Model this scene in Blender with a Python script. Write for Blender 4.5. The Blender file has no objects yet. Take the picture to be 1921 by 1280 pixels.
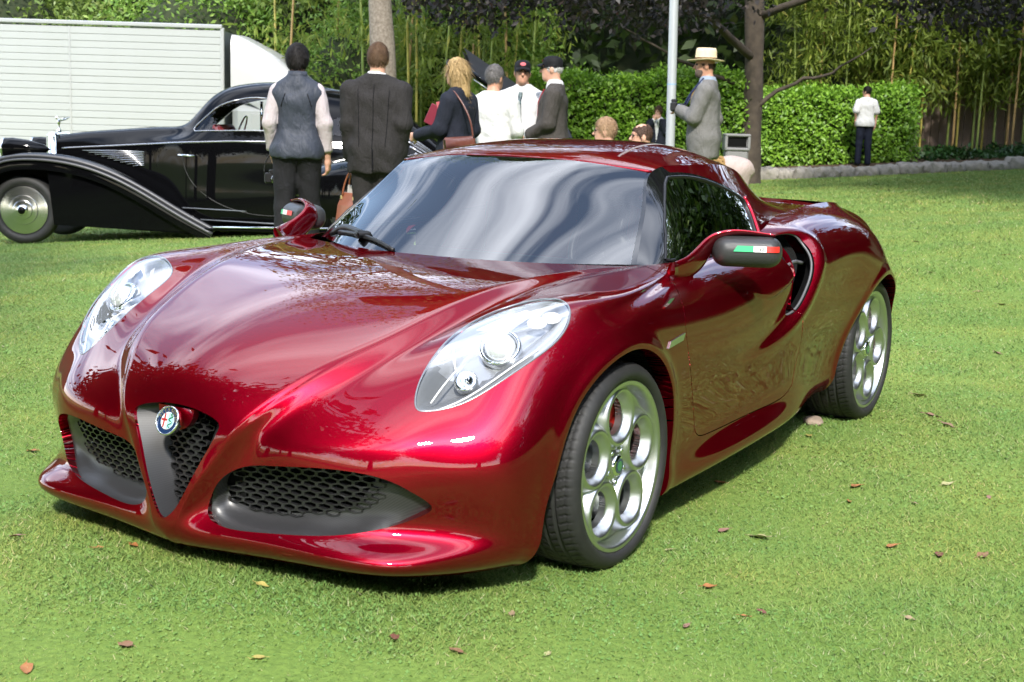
import bpy, math, random
import numpy as np
from mathutils import Vector, Matrix
from math import pi, sin, cos, radians

S = bpy.context.scene
rng = np.random.default_rng(7)
random.seed(7)

# ------------------------------------------------------------------ camera, sky, sun, exposure
cam_d = bpy.data.cameras.new('camera'); cam = bpy.data.objects.new('camera', cam_d)
S.collection.objects.link(cam); S.camera = cam
YAW, PITCH, ROLL = 0.5502367923600556, -0.160159917296691, 0.030427381518967827
CAM = np.array([-3.2144962, -2.4991273, 1.2118907])
_d = np.array([cos(YAW)*cos(PITCH), sin(YAW)*cos(PITCH), sin(PITCH)])
_r = np.cross(_d, [0, 0, 1.0]); _r /= np.linalg.norm(_r); _u = np.cross(_r, _d)
_r2 = cos(ROLL)*_r + sin(ROLL)*_u; _u2 = -sin(ROLL)*_r + cos(ROLL)*_u
cam.matrix_world = Matrix([[*[_r2[i], _u2[i], -_d[i]], CAM[i]] for i in range(3)] + [[0, 0, 0, 1]])
cam_d.sensor_width = 36.0; cam_d.lens = 36.0*2536.03/1921.0
cam_d.clip_start = 0.05; cam_d.clip_end = 1500
cam_d.dof.use_dof = True; cam_d.dof.focus_distance = 4.6; cam_d.dof.aperture_fstop = 10

SUN_EL, SUN_AZ = radians(42), radians(212)      # where the sun stands: azimuth measured from +x towards +y
world = bpy.data.worlds.new('World'); S.world = world; world.use_nodes = True
nt = world.node_tree; nt.nodes.clear()
def N(t, ty, **kw):
    n = t.nodes.new(ty)
    for k, v in kw.items():
        if k in n.inputs: n.inputs[k].default_value = v
        else: setattr(n, k, v)
    return n
def L(t, a, ao, b, bi): t.links.new(a.outputs[ao], b.inputs[bi])
out = N(nt, 'ShaderNodeOutputWorld'); bg = N(nt, 'ShaderNodeBackground'); bg.inputs['Strength'].default_value = 0.15
sky = N(nt, 'ShaderNodeTexSky', sky_type='NISHITA', sun_disc=False, sun_elevation=SUN_EL,
        sun_rotation=radians(90) - SUN_AZ, air_density=1.0, dust_density=0.4, ozone_density=1.0)
# streaky cirrus over the whole sky: noise on a plane overhead, stretched along one wind direction
tc = N(nt, 'ShaderNodeTexCoord'); sep = N(nt, 'ShaderNodeSeparateXYZ'); L(nt, tc, 'Generated', sep, 0)
zc = N(nt, 'ShaderNodeMath', operation='ADD'); zc.inputs[1].default_value = 0.16; L(nt, sep, 'Z', zc, 0)
zm = N(nt, 'ShaderNodeMath', operation='MAXIMUM'); zm.inputs[1].default_value = 0.03; L(nt, zc, 0, zm, 0)
dx = N(nt, 'ShaderNodeMath', operation='DIVIDE'); L(nt, sep, 'X', dx, 0); L(nt, zm, 0, dx, 1)
dy = N(nt, 'ShaderNodeMath', operation='DIVIDE'); L(nt, sep, 'Y', dy, 0); L(nt, zm, 0, dy, 1)
cmb = N(nt, 'ShaderNodeCombineXYZ'); L(nt, dx, 0, cmb, 'X'); L(nt, dy, 0, cmb, 'Y')
mp = N(nt, 'ShaderNodeMapping'); mp.inputs['Rotation'].default_value = (0, 0, radians(10)); mp.inputs['Scale'].default_value = (0.55, 2.6, 1)
mp.inputs['Location'].default_value = (5.2, 0.9, 0)
L(nt, cmb, 0, mp, 'Vector')
nz = N(nt, 'ShaderNodeTexNoise'); nz.inputs['Scale'].default_value = 1.25; nz.inputs['Detail'].default_value = 6; nz.inputs['Roughness'].default_value = 0.5; nz.inputs['Distortion'].default_value = 0.25
L(nt, mp, 0, nz, 'Vector')
cr = N(nt, 'ShaderNodeValToRGB'); cr.color_ramp.elements[0].position = 0.44; cr.color_ramp.elements[1].position = 0.80; cr.color_ramp.elements[0].color = (.03, .03, .03, 1)
L(nt, nz, 'Fac', cr, 'Fac')
mix = N(nt, 'ShaderNodeMix', data_type='RGBA'); mix.inputs['B'].default_value = (15, 15.6, 17, 1)
L(nt, cr, 'Color', mix, 'Factor'); L(nt, sky, 0, mix, 'A'); L(nt, mix, 'Result', bg, 'Color'); L(nt, bg, 0, out, 'Surface')

sun_d = bpy.data.lights.new('sun', 'SUN'); sun = bpy.data.objects.new('sun', sun_d); S.collection.objects.link(sun)
sun_d.energy = 2.3; sun_d.angle = radians(4); sun_d.color = (1.0, 0.95, 0.87)
_sd = Vector((cos(SUN_EL)*cos(SUN_AZ), cos(SUN_EL)*sin(SUN_AZ), sin(SUN_EL)))
sun.rotation_euler = _sd.to_track_quat('Z', 'Y').to_euler()
S.view_settings.view_transform = 'Standard'; S.view_settings.look = 'None'
S.view_settings.exposure = 1.54; S.view_settings.gamma = 1.0; S.view_settings.use_curve_mapping = False
S.render.engine = 'CYCLES'
S.cycles.max_bounces = 8; S.cycles.transparent_max_bounces = 12; S.cycles.glossy_bounces = 5; S.cycles.transmission_bounces = 6; S.cycles.diffuse_bounces = 3
S.cycles.caustics_reflective = False; S.cycles.caustics_refractive = False; S.cycles.sample_clamp_indirect = 6
S.cycles.use_denoising = True

# ------------------------------------------------------------------ helpers
def link(o, parent=None):
    S.collection.objects.link(o)
    if parent is not None: o.parent = parent
    return o
def tag(o, label=None, cat=None, group=None, kind=None):
    if label: o['label'] = label
    if cat: o['category'] = cat
    if group: o['group'] = group
    if kind: o['kind'] = kind
    return o
def empty(name, loc=(0, 0, 0), rz=0.0, label=None, cat=None, group=None):
    o = bpy.data.objects.new(name, None); o.location = loc; o.rotation_euler = (0, 0, rz); o.empty_display_size = 0.1
    link(o); return tag(o, label, cat, group)
def mk(name, V, F, mat, parent=None, smooth=True, normals=None, mats=None, mi=None, loc=None):
    """mesh object from vertices V (n,3) and faces F (list or (m,k) array)"""
    me = bpy.data.meshes.new(name)
    V = np.asarray(V, float).reshape(-1, 3)
    if isinstance(F, np.ndarray) and F.ndim == 2 and len(F):
        k = F.shape[1]; me.vertices.add(len(V)); me.vertices.foreach_set('co', V.ravel().astype(np.float32))
        me.loops.add(F.size); me.loops.foreach_set('vertex_index', F.ravel().astype(np.int32))
        me.polygons.add(len(F)); me.polygons.foreach_set('loop_start', np.arange(0, F.size, k, dtype=np.int32))
        me.update(calc_edges=True)
    else:
        me.from_pydata(V.tolist(), [], [list(map(int, f)) for f in F])
    for m in (mats or [mat]): me.materials.append(m)
    if mi is not None: me.polygons.foreach_set('material_index', np.asarray(mi, np.int32))
    me.polygons.foreach_set('use_smooth', np.full(len(me.polygons), bool(smooth)))
    if normals is not None:
        me.validate(); me.normals_split_custom_set_from_vertices(np.asarray(normals, float).tolist())
    me.update()
    o = bpy.data.objects.new(name, me); link(o, parent)
    if loc is not None: o.location = loc
    return o
def dup(o, name=None):
    c = o.copy(); link(c); return c
def dup_tree(root, loc, rz=None, label=None):
    r = root.copy(); link(r); r.location = loc
    if rz is not None: r.rotation_euler = (0, 0, rz)
    if label: r['label'] = label
    for ch in list(root.children):
        c = ch.copy(); link(c); c.parent = r
        for g in list(ch.children):
            d = g.copy(); link(d); d.parent = c
    return r
class MB:
    """collects vertices and faces of simple shapes for one mesh"""
    def __init__(s): s.V = []; s.F = []; s.n = 0; s.M = []; s.m = 0
    def add(s, V, F):
        V = np.asarray(V, float).reshape(-1, 3); s.V.append(V)
        for f in F: s.F.append([int(i)+s.n for i in f]); s.M.append(s.m)
        s.n += len(V); return s
    def box(s, c, d, R=None, bev=0.0):
        c = np.asarray(c, float); hx, hy, hz = np.asarray(d, float)/2
        if bev <= 0:
            V = np.array([[x, y, z] for z in (-hz, hz) for y in (-hy, hy) for x in (-hx, hx)])
            F = [(0, 2, 3, 1), (4, 5, 7, 6), (0, 1, 5, 4), (2, 6, 7, 3), (0, 4, 6, 2), (1, 3, 7, 5)]
        else:
            b = min(bev, hx*.9, hy*.9, hz*.9); V = []; idx = {}
            for sx in (-1, 1):
                for sy in (-1, 1):
                    for sz in (-1, 1):
                        for a in range(3):
                            h = [hx-b, hy-b, hz-b]; h[a] += b
                            idx[(sx, sy, sz, a)] = len(V); V.append([sx*h[0], sy*h[1], sz*h[2]])
            F = []
            for a in range(3):
                o1, o2 = [k for k in range(3) if k != a]
                for sg in (-1, 1):
                    q = []
                    for (s1, s2) in ((-1, -1), (1, -1), (1, 1), (-1, 1)):
                        k = [0, 0, 0]; k[a] = sg; k[o1] = s1; k[o2] = s2; q.append(idx[(*k, a)])
                    F.append(q)
            for a in range(3):
                o1, o2 = [k for k in range(3) if k != a]
                for s1 in (-1, 1):
                    for s2 in (-1, 1):
                        def K(sa, ax):
                            k = [0, 0, 0]; k[a] = sa; k[o1] = s1; k[o2] = s2; return idx[(*k, ax)]
                        F.append([K(-1, o1), K(1, o1), K(1, o2), K(-1, o2)])
            for sx in (-1, 1):
                for sy in (-1, 1):
                    for sz in (-1, 1): F.append([idx[(sx, sy, sz, a)] for a in range(3)])
            V = np.array(V)
        if R is not None: V = V @ np.asarray(R, float).T
        return s.add(V + c, F)
    def tube(s, P, r, n=8, cap=True, up=None):
        P = np.asarray(P, float); r = np.broadcast_to(np.asarray(r, float), (len(P),)); rings = []
        T = np.gradient(P, axis=0); T /= np.linalg.norm(T, axis=1)[:, None]+1e-12
        a = np.array(up if up is not None else ([0, 0, 1.] if abs(T[0][2]) < .9 else [1., 0, 0]), float)
        for i in range(len(P)):
            a = a-T[i]*(a@T[i]); a /= np.linalg.norm(a)+1e-12; b = np.cross(T[i], a)
            t = np.arange(n)/n*2*pi; rings.append(P[i]+r[i]*(np.cos(t)[:, None]*a+np.sin(t)[:, None]*b))
        F = [(i*n+k, i*n+(k+1) % n, (i+1)*n+(k+1) % n, (i+1)*n+k) for i in range(len(P)-1) for k in range(n)]
        if cap: F += [tuple(range(n-1, -1, -1)), tuple((len(P)-1)*n+k for k in range(n))]
        return s.add(np.concatenate(rings), F)
    def lathe(s, prof, n=24, c=(0, 0, 0), R=None, close=False):
        """prof: (radius, height) pairs turned round local z"""
        prof = np.asarray(prof, float); t = np.arange(n)/n*2*pi
        V = np.stack([prof[:, None, 0]*np.cos(t), prof[:, None, 0]*np.sin(t), np.broadcast_to(prof[:, None, 1], (len(prof), n))], -1).reshape(-1, 3)
        m = len(prof); F = [(i*n+k, i*n+(k+1) % n, ((i+1) % m)*n+(k+1) % n, ((i+1) % m)*n+k) for i in range(m if close else m-1) for k in range(n)]
        if R is not None: V = V @ np.asarray(R, float).T
        return s.add(V+np.asarray(c, float), F)
    def grid(s, P):
        P = np.asarray(P, float); a, b = P.shape[:2]
        return s.add(P.reshape(-1, 3), [(i*b+j, (i+1)*b+j, (i+1)*b+j+1, i*b+j+1) for i in range(a-1) for j in range(b-1)])
    def ball(s, c, r, n=12, m=8, R=None):
        r = np.broadcast_to(np.asarray(r, float), (3,)); V = []
        for i in range(m+1):
            p = pi*i/m
            for k in range(n): V.append([r[0]*sin(p)*cos(2*pi*k/n), r[1]*sin(p)*sin(2*pi*k/n), r[2]*cos(p)])
        V = np.array(V)
        if R is not None: V = V @ np.asarray(R, float).T
        F = [(i*n+k, (i+1)*n+k, (i+1)*n+(k+1) % n, i*n+(k+1) % n) for i in range(m) for k in range(n)]
        return s.add(V+np.asarray(c, float), F)
    def build(s, name, mat, parent=None, smooth=True, loc=None, mats=None):
        return mk(name, np.concatenate(s.V), s.F, mat, parent, smooth, mats=mats, mi=s.M if mats else None, loc=loc)
def auto_smooth(o, deg=35):
    me = o.data; me.update(); import bmesh
    bm = bmesh.new(); bm.from_mesh(me); bmesh.ops.recalc_face_normals(bm, faces=bm.faces)
    for e in bm.edges:
        if len(e.link_faces) == 2 and e.calc_face_angle(0) > radians(deg): e.smooth = False
    bm.to_mesh(me); bm.free(); return o
def rotm(axis, a): return np.array(Matrix.Rotation(a, 3, axis))

def nat_spline(t, P, tq):
    """natural cubic spline through P at t, sampled at tq"""
    t = np.asarray(t, float); P = np.asarray(P, float); n = len(t); sh = P.shape; P = P.reshape(n, -1)
    h = np.diff(t); A = np.zeros((n, n)); B = np.zeros_like(P); A[0, 0] = A[-1, -1] = 1
    for i in range(1, n-1):
        A[i, i-1], A[i, i], A[i, i+1] = h[i-1], 2*(h[i-1]+h[i]), h[i]
        B[i] = 6*((P[i+1]-P[i])/h[i]-(P[i]-P[i-1])/h[i-1])
    M = np.linalg.solve(A, B); k = np.clip(np.searchsorted(t, tq, 'right')-1, 0, n-2)
    hk = h[k][:, None]; a = ((t[k+1]-tq)[:, None])/hk; b = 1-a
    Q = a*P[k]+b*P[k+1]+((a**3-a)*M[k]+(b**3-b)*M[k+1])*hk**2/6
    return Q.reshape((len(tq),)+sh[1:])
def curve(P, n, closed=False):
    """smooth curve through points, n samples evenly spaced by chord length"""
    P = np.asarray(P, float)
    if closed: P = np.concatenate([P[-3:], P, P[:4]])
    t = np.concatenate([[0], np.cumsum(np.linalg.norm(np.diff(P, axis=0), axis=1)**.5)])
    if closed: q = np.linspace(t[3], t[-4], n, endpoint=False)
    else: q = np.linspace(0, t[-1], n)
    return nat_spline(t, P, q)
def whit(n, lam):
    D = np.diff(np.eye(n), 2, axis=0); return np.linalg.inv(np.eye(n)+lam*D.T@D)
def poly_sd(poly, X, Y):
    """signed distance to a closed polygon, negative inside"""
    poly = np.asarray(poly, float); sh = X.shape; P = np.stack([X.ravel(), Y.ravel()], -1)
    A = poly; B = np.roll(poly, -1, 0); d2 = np.full(len(P), 1e9); ins = np.zeros(len(P), bool)
    for a, b in zip(A, B):
        e = b-a; w = P-a; tt = np.clip((w@e)/(e@e+1e-18), 0, 1); q = w-tt[:, None]*e; d2 = np.minimum(d2, (q*q).sum(1))
        c = ((a[1] > P[:, 1]) != (b[1] > P[:, 1]))
        with np.errstate(divide='ignore', invalid='ignore'):
            ins ^= c & (P[:, 0] < (b[0]-a[0])*(P[:, 1]-a[1])/(b[1]-a[1]+1e-18)+a[0])
    d = np.sqrt(d2); return np.where(ins, -d, d).reshape(sh)
def clip(V, Nn, F, f):
    """split mesh by scalar f per vertex: returns (V,N,F) kept where f>=0, and the cut segments; faces are lists"""
    f = np.where(np.abs(f) < 1e-7, 1e-7, f)
    cache = {}; nV = list(V); nN = list(Nn); segs = []; keep = []
    pos = f > 0
    def cut(i, j):
        k = (i, j) if i < j else (j, i)
        if k not in cache:
            t = f[i]/(f[i]-f[j]); cache[k] = len(nV); nV.append(V[i]+t*(V[j]-V[i])); nN.append(Nn[i]+t*(Nn[j]-Nn[i]))
        return cache[k]
    for face in F:
        s = [pos[i] for i in face]
        if all(s): keep.append(list(face)); continue
        if not any(s): continue
        new = []; c = []
        m = len(face)
        for q in range(m):
            i, j = face[q], face[(q+1) % m]
            if pos[i]: new.append(i)
            if pos[i] != pos[j]:
                x = cut(i, j); new.append(x); c.append(x)
        if len(new) >= 3: keep.append(new)
        if len(c) == 2: segs.append((c[0], c[1]))
    nV = np.array(nV); nN = np.array(nN)
    used = np.zeros(len(nV), bool)
    for k in keep: used[k] = True
    for s in segs: used[list(s)] = True
    mp_ = np.cumsum(used)-1
    return nV[used], nN[used], [[mp_[i] for i in k] for k in keep], [(mp_[a], mp_[b]) for a, b in segs]
def skirt(V, segs, off, mb=None):
    """wall from the cut segments, off: (n,3) displacement per vertex or one vector"""
    off = np.broadcast_to(off, V.shape); mb = mb or MB(); idx = {}; P = []; F = []
    def g(i, lvl):
        if (i, lvl) not in idx: idx[(i, lvl)] = len(P); P.append(V[i]+(off[i] if lvl else 0))
        return idx[(i, lvl)]
    for a, b in segs: F.append((g(a, 0), g(b, 0), g(b, 1), g(a, 1)))
    return mb.add(np.array(P), F) if F else mb
def grid_faces(a, b): return [(i*b+j, (i+1)*b+j, (i+1)*b+j+1, i*b+j+1) for i in range(a-1) for j in range(b-1)]
def grid_normals(P):
    du = np.gradient(P, axis=0); dv = np.gradient(P, axis=1); n = np.cross(du, dv); return n/(np.linalg.norm(n, axis=-1, keepdims=True)+1e-12)

def surf_nets(f, lo, hi, h):
    """polygonise f<0 on a regular grid; returns V, F (quads)"""
    lo = np.asarray(lo, float); n = np.ceil((np.asarray(hi)-lo)/h).astype(int)+1
    X, Y, Z = np.meshgrid(*[lo[k]+h*np.arange(n[k]) for k in range(3)], indexing='ij')
    D = f(X, Y, Z); s = D < 0
    cs = np.zeros(tuple(n-1), int); acc = np.zeros(tuple(n-1)+(3,)); cnt = np.zeros(tuple(n-1))
    sl = lambda a, o: a[o[0]:o[0]+n[0]-1, o[1]:o[1]+n[1]-1, o[2]:o[2]+n[2]-1]
    cor = [(i, j, k) for i in (0, 1) for j in (0, 1) for k in (0, 1)]
    for a in cor:
        for ax in range(3):
            if a[ax]: continue
            b = list(a); b[ax] = 1; da, db = sl(D, a), sl(D, b); m = (da < 0) != (db < 0)
            t = np.where(m, da/np.where(m, da-db, 1), 0)
            for k in range(3): acc[..., k] += np.where(m, a[k]+(t if k == ax else 0), 0)
            cnt += m
    act = cnt > 0; idx = -np.ones(act.shape, int); idx[act] = np.arange(act.sum())
    V = (acc[act]/cnt[act][:, None]+np.argwhere(act))*h+lo
    Fs = []
    for ax in range(3):
        o1, o2 = [(1, 2), (2, 0), (0, 1)][ax]
        a = [slice(1, -1)]*3; a[ax] = slice(0, -1); b = list(a); b[ax] = slice(1, None)
        A = s[tuple(a)]; B = s[tuple(b)]; m = A != B; q = np.argwhere(m)
        if not len(q): continue
        base = q.copy(); 
        for k in range(3):
            if k != ax: base[:, k] += 1
        def cell(d1, d2):
            c = base.copy(); c[:, o1] -= d1; c[:, o2] -= d2; return idx[c[:, 0], c[:, 1], c[:, 2]]
        Q = np.stack([cell(1, 1), cell(0, 1), cell(0, 0), cell(1, 0)], -1)
        fl = ~A[m]; Q[fl] = Q[fl][:, ::-1]; Fs.append(Q)
    F = np.concatenate(Fs); F = F[(F >= 0).all(1)]
    return V, F
# ------------------------------------------------------------------ materials
def mat(name, col=(.5, .5, .5), rough=.5, metal=0.0, coat=0.0, coat_r=.03, spec=.5, trans=0.0, ior=1.45, sheen=0.0, noise=None, bump=None, emit=None):
    """noise: (scale, amount, second colour); bump: (scale, strength, detail)"""
    m = bpy.data.materials.new(name); m.use_nodes = True; t = m.node_tree; b = t.nodes['Principled BSDF']
    b.inputs['Base Color'].default_value = (*col, 1); b.inputs['Roughness'].default_value = rough; b.inputs['Metallic'].default_value = metal
    b.inputs['Coat Weight'].default_value = coat; b.inputs['Coat Roughness'].default_value = coat_r; b.inputs['Specular IOR Level'].default_value = spec
    b.inputs['Transmission Weight'].default_value = trans; b.inputs['IOR'].default_value = ior; b.inputs['Sheen Weight'].default_value = sheen
    if noise or bump: tc = N(t, 'ShaderNodeTexCoord')
    if noise:
        nz = N(t, 'ShaderNodeTexNoise'); nz.inputs['Scale'].default_value = noise[0]; nz.inputs['Detail'].default_value = 5; L(t, tc, 'Object', nz, 'Vector')
        r = N(t, 'ShaderNodeValToRGB'); r.color_ramp.elements[0].position = .5-noise[1]/2; r.color_ramp.elements[1].position = .5+noise[1]/2
        r.color_ramp.elements[0].color = (*col, 1); r.color_ramp.elements[1].color = (*noise[2], 1)
        L(t, nz, 'Fac', r, 'Fac'); L(t, r, 'Color', b, 'Base Color')
    if bump:
        nz = N(t, 'ShaderNodeTexNoise'); nz.inputs['Scale'].default_value = bump[0]; nz.inputs['Detail'].default_value = bump[2] if len(bump) > 2 else 3; L(t, tc, 'Object', nz, 'Vector')
        bp = N(t, 'ShaderNodeBump'); bp.inputs['Strength'].default_value = bump[1]; bp.inputs['Distance'].default_value = .01
        L(t, nz, 'Fac', bp, 'Height'); L(t, bp, 'Normal', b, 'Normal')
    if emit: b.inputs['Emission Color'].default_value = (*emit[0], 1); b.inputs['Emission Strength'].default_value = emit[1]
    return m
def carbon_mat(name):
    m = mat(name, (.05, .05, .053), .38, coat=.15, coat_r=.3, spec=.6); t = m.node_tree; b = t.nodes['Principled BSDF']
    tc = N(t, 'ShaderNodeTexCoord'); w = N(t, 'ShaderNodeTexWave', wave_type='BANDS', bands_direction='DIAGONAL'); w.inputs['Scale'].default_value = 90
    L(t, tc, 'Object', w, 'Vector'); r = N(t, 'ShaderNodeValToRGB'); r.color_ramp.elements[0].color = (.016, .016, .017, 1); r.color_ramp.elements[1].color = (.032, .032, .034, 1)
    L(t, w, 'Fac', r, 'Fac'); L(t, r, 'Color', b, 'Base Color'); return m
def paint_mat(name):
    m = mat(name, (.2, .002, .012), .40, metal=.95, coat=1.0, coat_r=.012); t = m.node_tree; b = t.nodes['Principled BSDF']
    b.inputs['Coat IOR'].default_value = 1.5; b.inputs['Specular Tint'].default_value = (.30, .004, .012, 1)
    tc = N(t, 'ShaderNodeTexCoord'); v = N(t, 'ShaderNodeTexVoronoi'); v.inputs['Scale'].default_value = 1400; L(t, tc, 'Object', v, 'Vector')
    hs = N(t, 'ShaderNodeMix', data_type='RGBA'); hs.inputs['A'].default_value = (.235, .0008, .009, 1); hs.inputs['B'].default_value = (.315, .0012, .016, 1)
    sp = N(t, 'ShaderNodeSeparateColor'); L(t, v, 'Color', sp, 0); L(t, sp, 'Red', hs, 'Factor'); L(t, hs, 'Result', b, 'Base Color'); return m
M = dict(
    paint=paint_mat('red_paint'), carbon=carbon_mat('carbon_fibre'),
    black_gloss=mat('black_gloss', (.006, .006, .007), .06, coat=1), black_plastic=mat('black_plastic', (.014, .014, .015), .42, spec=.35),
    liner=mat('wheel_liner', (.006, .006, .006), .9, spec=.1), rubber=mat('tyre_rubber', (.013, .013, .014), .62, noise=(30, .6, (.024, .024, .023))),
    seal=mat('rubber_seal', (.01, .01, .011), .35), silver=mat('silver_alloy', (.56, .57, .58), .34, metal=1.0, coat=.25, coat_r=.12),
    steel=mat('brake_steel', (.52, .53, .56), .4, metal=1.0), caliper=mat('caliper_red', (.62, .03, .02), .35, coat=.4),
    intake_mesh=mat('intake_mesh', (.008, .008, .008), .8, spec=.15, bump=(260, .6, 2)), trim_dark=mat('trim_dark', (.10, .10, .105), .3), disc_alu=mat('polished_disc', (.66, .66, .65), .2, metal=1.0),
    chrome=mat('chrome', (.82, .83, .84), .06, metal=1.0), cabin=mat('cabin_black', (.02, .018, .02), .6), seat_red=mat('seat_red', (.48, .02, .03), .55),
    white_trim=mat('white_trim', (.75, .75, .74), .4), trim_grey=mat('trim_grey', (.25, .26, .28), .3, metal=.6))
def glass_mat(name, tint, ior=1.5, rough=0.0, gain=1.0):
    m = bpy.data.materials.new(name); m.use_nodes = True; t = m.node_tree; t.nodes.clear()
    o = N(t, 'ShaderNodeOutputMaterial'); g = N(t, 'ShaderNodeBsdfGlossy'); g.inputs['Roughness'].default_value = rough
    tr = N(t, 'ShaderNodeBsdfTransparent'); tr.inputs['Color'].default_value = (*tint, 1); f = N(t, 'ShaderNodeFresnel'); f.inputs['IOR'].default_value = ior
    mx = N(t, 'ShaderNodeMixShader'); fm = N(t, 'ShaderNodeMath', operation='MULTIPLY'); fm.inputs[1].default_value = gain; L(t, f, 0, fm, 0); L(t, fm, 0, mx, 0); L(t, tr, 0, mx, 1); L(t, g, 0, mx, 2); L(t, mx, 0, o, 0); return m
M['glass'] = glass_mat('windscreen_glass', (.70, .72, .72), 2.4)
M['side_glass'] = glass_mat('side_glass', (.62, .64, .64), 1.65)
M['lens'] = glass_mat('headlight_lens', (.95, .96, .97), 1.4, 0.0, .32)
M['pane'] = glass_mat('clear_pane', (.8, .82, .82), 1.5)
# ------------------------------------------------------------------ lawn and land
def sstep(a, b, x): t = np.clip((x-a)/(b-a), 0, 1); return t*t*(3-2*t)
FX, FY = cos(YAW), sin(YAW)
def to_world(lat, dep): return CAM[0]+dep*FX+lat*FY, CAM[1]+dep*FY-lat*FX      # metres right of / in front of where the picture was taken
def ground_z(x, y):
    x = np.asarray(x, float); y = np.asarray(y, float); lat = (x-CAM[0])*FY-(y-CAM[1])*FX; dep = (x-CAM[0])*FX+(y-CAM[1])*FY
    w = sstep(3.5, 11, np.hypot(x-1.2, y)); lat = np.clip(lat, -14, 16); dep = np.clip(dep, -10, 40)
    return w*(.066*lat-.0061*dep)+.018+.040*np.exp(-((x+.80)/.30)**2)*np.exp(-(y/.85)**6)
def spot(lat, dep, dz=0.0):
    x, y = to_world(lat, dep); return np.array([x, y, float(ground_z(x, y))+dz])
def leaf_mat(name, c1, c2, c3=None, rough=.45, trans=.35, spec=.4):
    m = bpy.data.materials.new(name); m.use_nodes = True; t = m.node_tree; b = t.nodes['Principled BSDF']; o = t.nodes['Material Output']
    g = N(t, 'ShaderNodeNewGeometry'); r = N(t, 'ShaderNodeValToRGB'); e = r.color_ramp.elements
    e[0].color = (*c1, 1); e[1].color = (*c2, 1)
    if c3: k = e.new(.93); k.color = (*c2, 1); e[2].color = (*c3, 1)
    L(t, g, 'Random Per Island', r, 'Fac'); L(t, r, 'Color', b, 'Base Color'); b.inputs['Roughness'].default_value = rough; b.inputs['Specular IOR Level'].default_value = spec
    tr = N(t, 'ShaderNodeBsdfTranslucent'); mx = N(t, 'ShaderNodeMixShader'); mx.inputs[0].default_value = trans; L(t, r, 'Color', tr, 'Color')
    L(t, b, 0, mx, 1); L(t, tr, 0, mx, 2); L(t, mx, 0, o, 0); return m
LM = dict(
    laurel=leaf_mat('laurel_leaf', (.12, .25, .022), (.26, .46, .045), (.34, .52, .11), .42),
    shrub=leaf_mat('shrub_leaf', (.11, .22, .03), (.24, .37, .06), (.33, .43, .10)),
    broad=leaf_mat('broad_leaf', (.10, .16, .03), (.22, .30, .06), (.32, .37, .13)),
    bamboo=leaf_mat('bamboo_leaf', (.10, .155, .02), (.25, .32, .05), (.44, .40, .08), .5, .5),
    copper=leaf_mat('copper_leaf', (.010, .009, .009), (.028, .022, .020), (.05, .028, .02), .5, .2),
    dark=leaf_mat('dark_leaf', (.02, .04, .008), (.05, .085, .016), (.09, .11, .02), .5, .3),
    ivy=leaf_mat('ivy_leaf', (.015, .05, .012), (.035, .10, .02), None, .4, .2),
    clover=leaf_mat('clover_leaf', (.165, .28, .07), (.23, .35, .10), (.30, .39, .16), .75, .3, .08),
    grass=leaf_mat('grass_blade', (.155, .27, .062), (.30, .365, .10), (.52, .47, .26), .65, .35, .2))
for k_ in ('grass', 'clover'):
    t = LM[k_].node_tree; r = [n for n in t.nodes if n.bl_idname == 'ShaderNodeValToRGB'][0]; tc = N(t, 'ShaderNodeTexCoord'); nz = N(t, 'ShaderNodeTexNoise'); nz.inputs['Scale'].default_value = 1.6; nz.inputs['Detail'].default_value = 5; L(t, tc, 'Object', nz, 'Vector')
    rm_ = N(t, 'ShaderNodeValToRGB'); rm_.color_ramp.elements[0].position = .40; rm_.color_ramp.elements[1].position = .66; rm_.color_ramp.elements[0].color = (.88, 1.0, 1.06, 1); rm_.color_ramp.elements[1].color = (1.2, 1.05, .98, 1); L(t, nz, 'Fac', rm_, 'Fac')
    mm = N(t, 'ShaderNodeMix', data_type='RGBA', blend_type='MULTIPLY'); mm.inputs['Factor'].default_value = 1; L(t, r, 'Color', mm, 'A'); L(t, rm_, 'Color', mm, 'B')
    for n in t.nodes:
        if n.bl_idname == 'ShaderNodeBsdfPrincipled':
            L(t, mm, 'Result', n, 'Base Color'); ge = N(t, 'ShaderNodeNewGeometry'); va = N(t, 'ShaderNodeVectorMath', operation='MULTIPLY_ADD'); va.inputs[1].default_value = (.5, .5, .5); va.inputs[2].default_value = (0, 0, .8); vn_ = N(t, 'ShaderNodeVectorMath', operation='NORMALIZE'); L(t, ge, 'Normal', va, 0); L(t, va, 0, vn_, 0); L(t, vn_, 0, n, 'Normal')
        if n.bl_idname == 'ShaderNodeBsdfTranslucent': L(t, mm, 'Result', n, 'Color')
M['bark'] = mat('bark_dark', (.038, .029, .022), .9, noise=(9, .5, (.075, .058, .042)), bump=(14, .8, 6))
M['bark_pale'] = mat('bark_pale', (.12, .095, .072), .95, noise=(26, .5, (.27, .23, .185)), bump=(30, 1.0, 6))
M['soil'] = mat('soil', (.05, .035, .022), .95, noise=(6, .6, (.10, .06, .03)), bump=(20, .7, 5))
M['core'] = mat('core_fill', (.02, .035, .01), .95, noise=(10, .5, (.03, .035, .014)))  # dark fill put behind leaves to close the gaps
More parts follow.
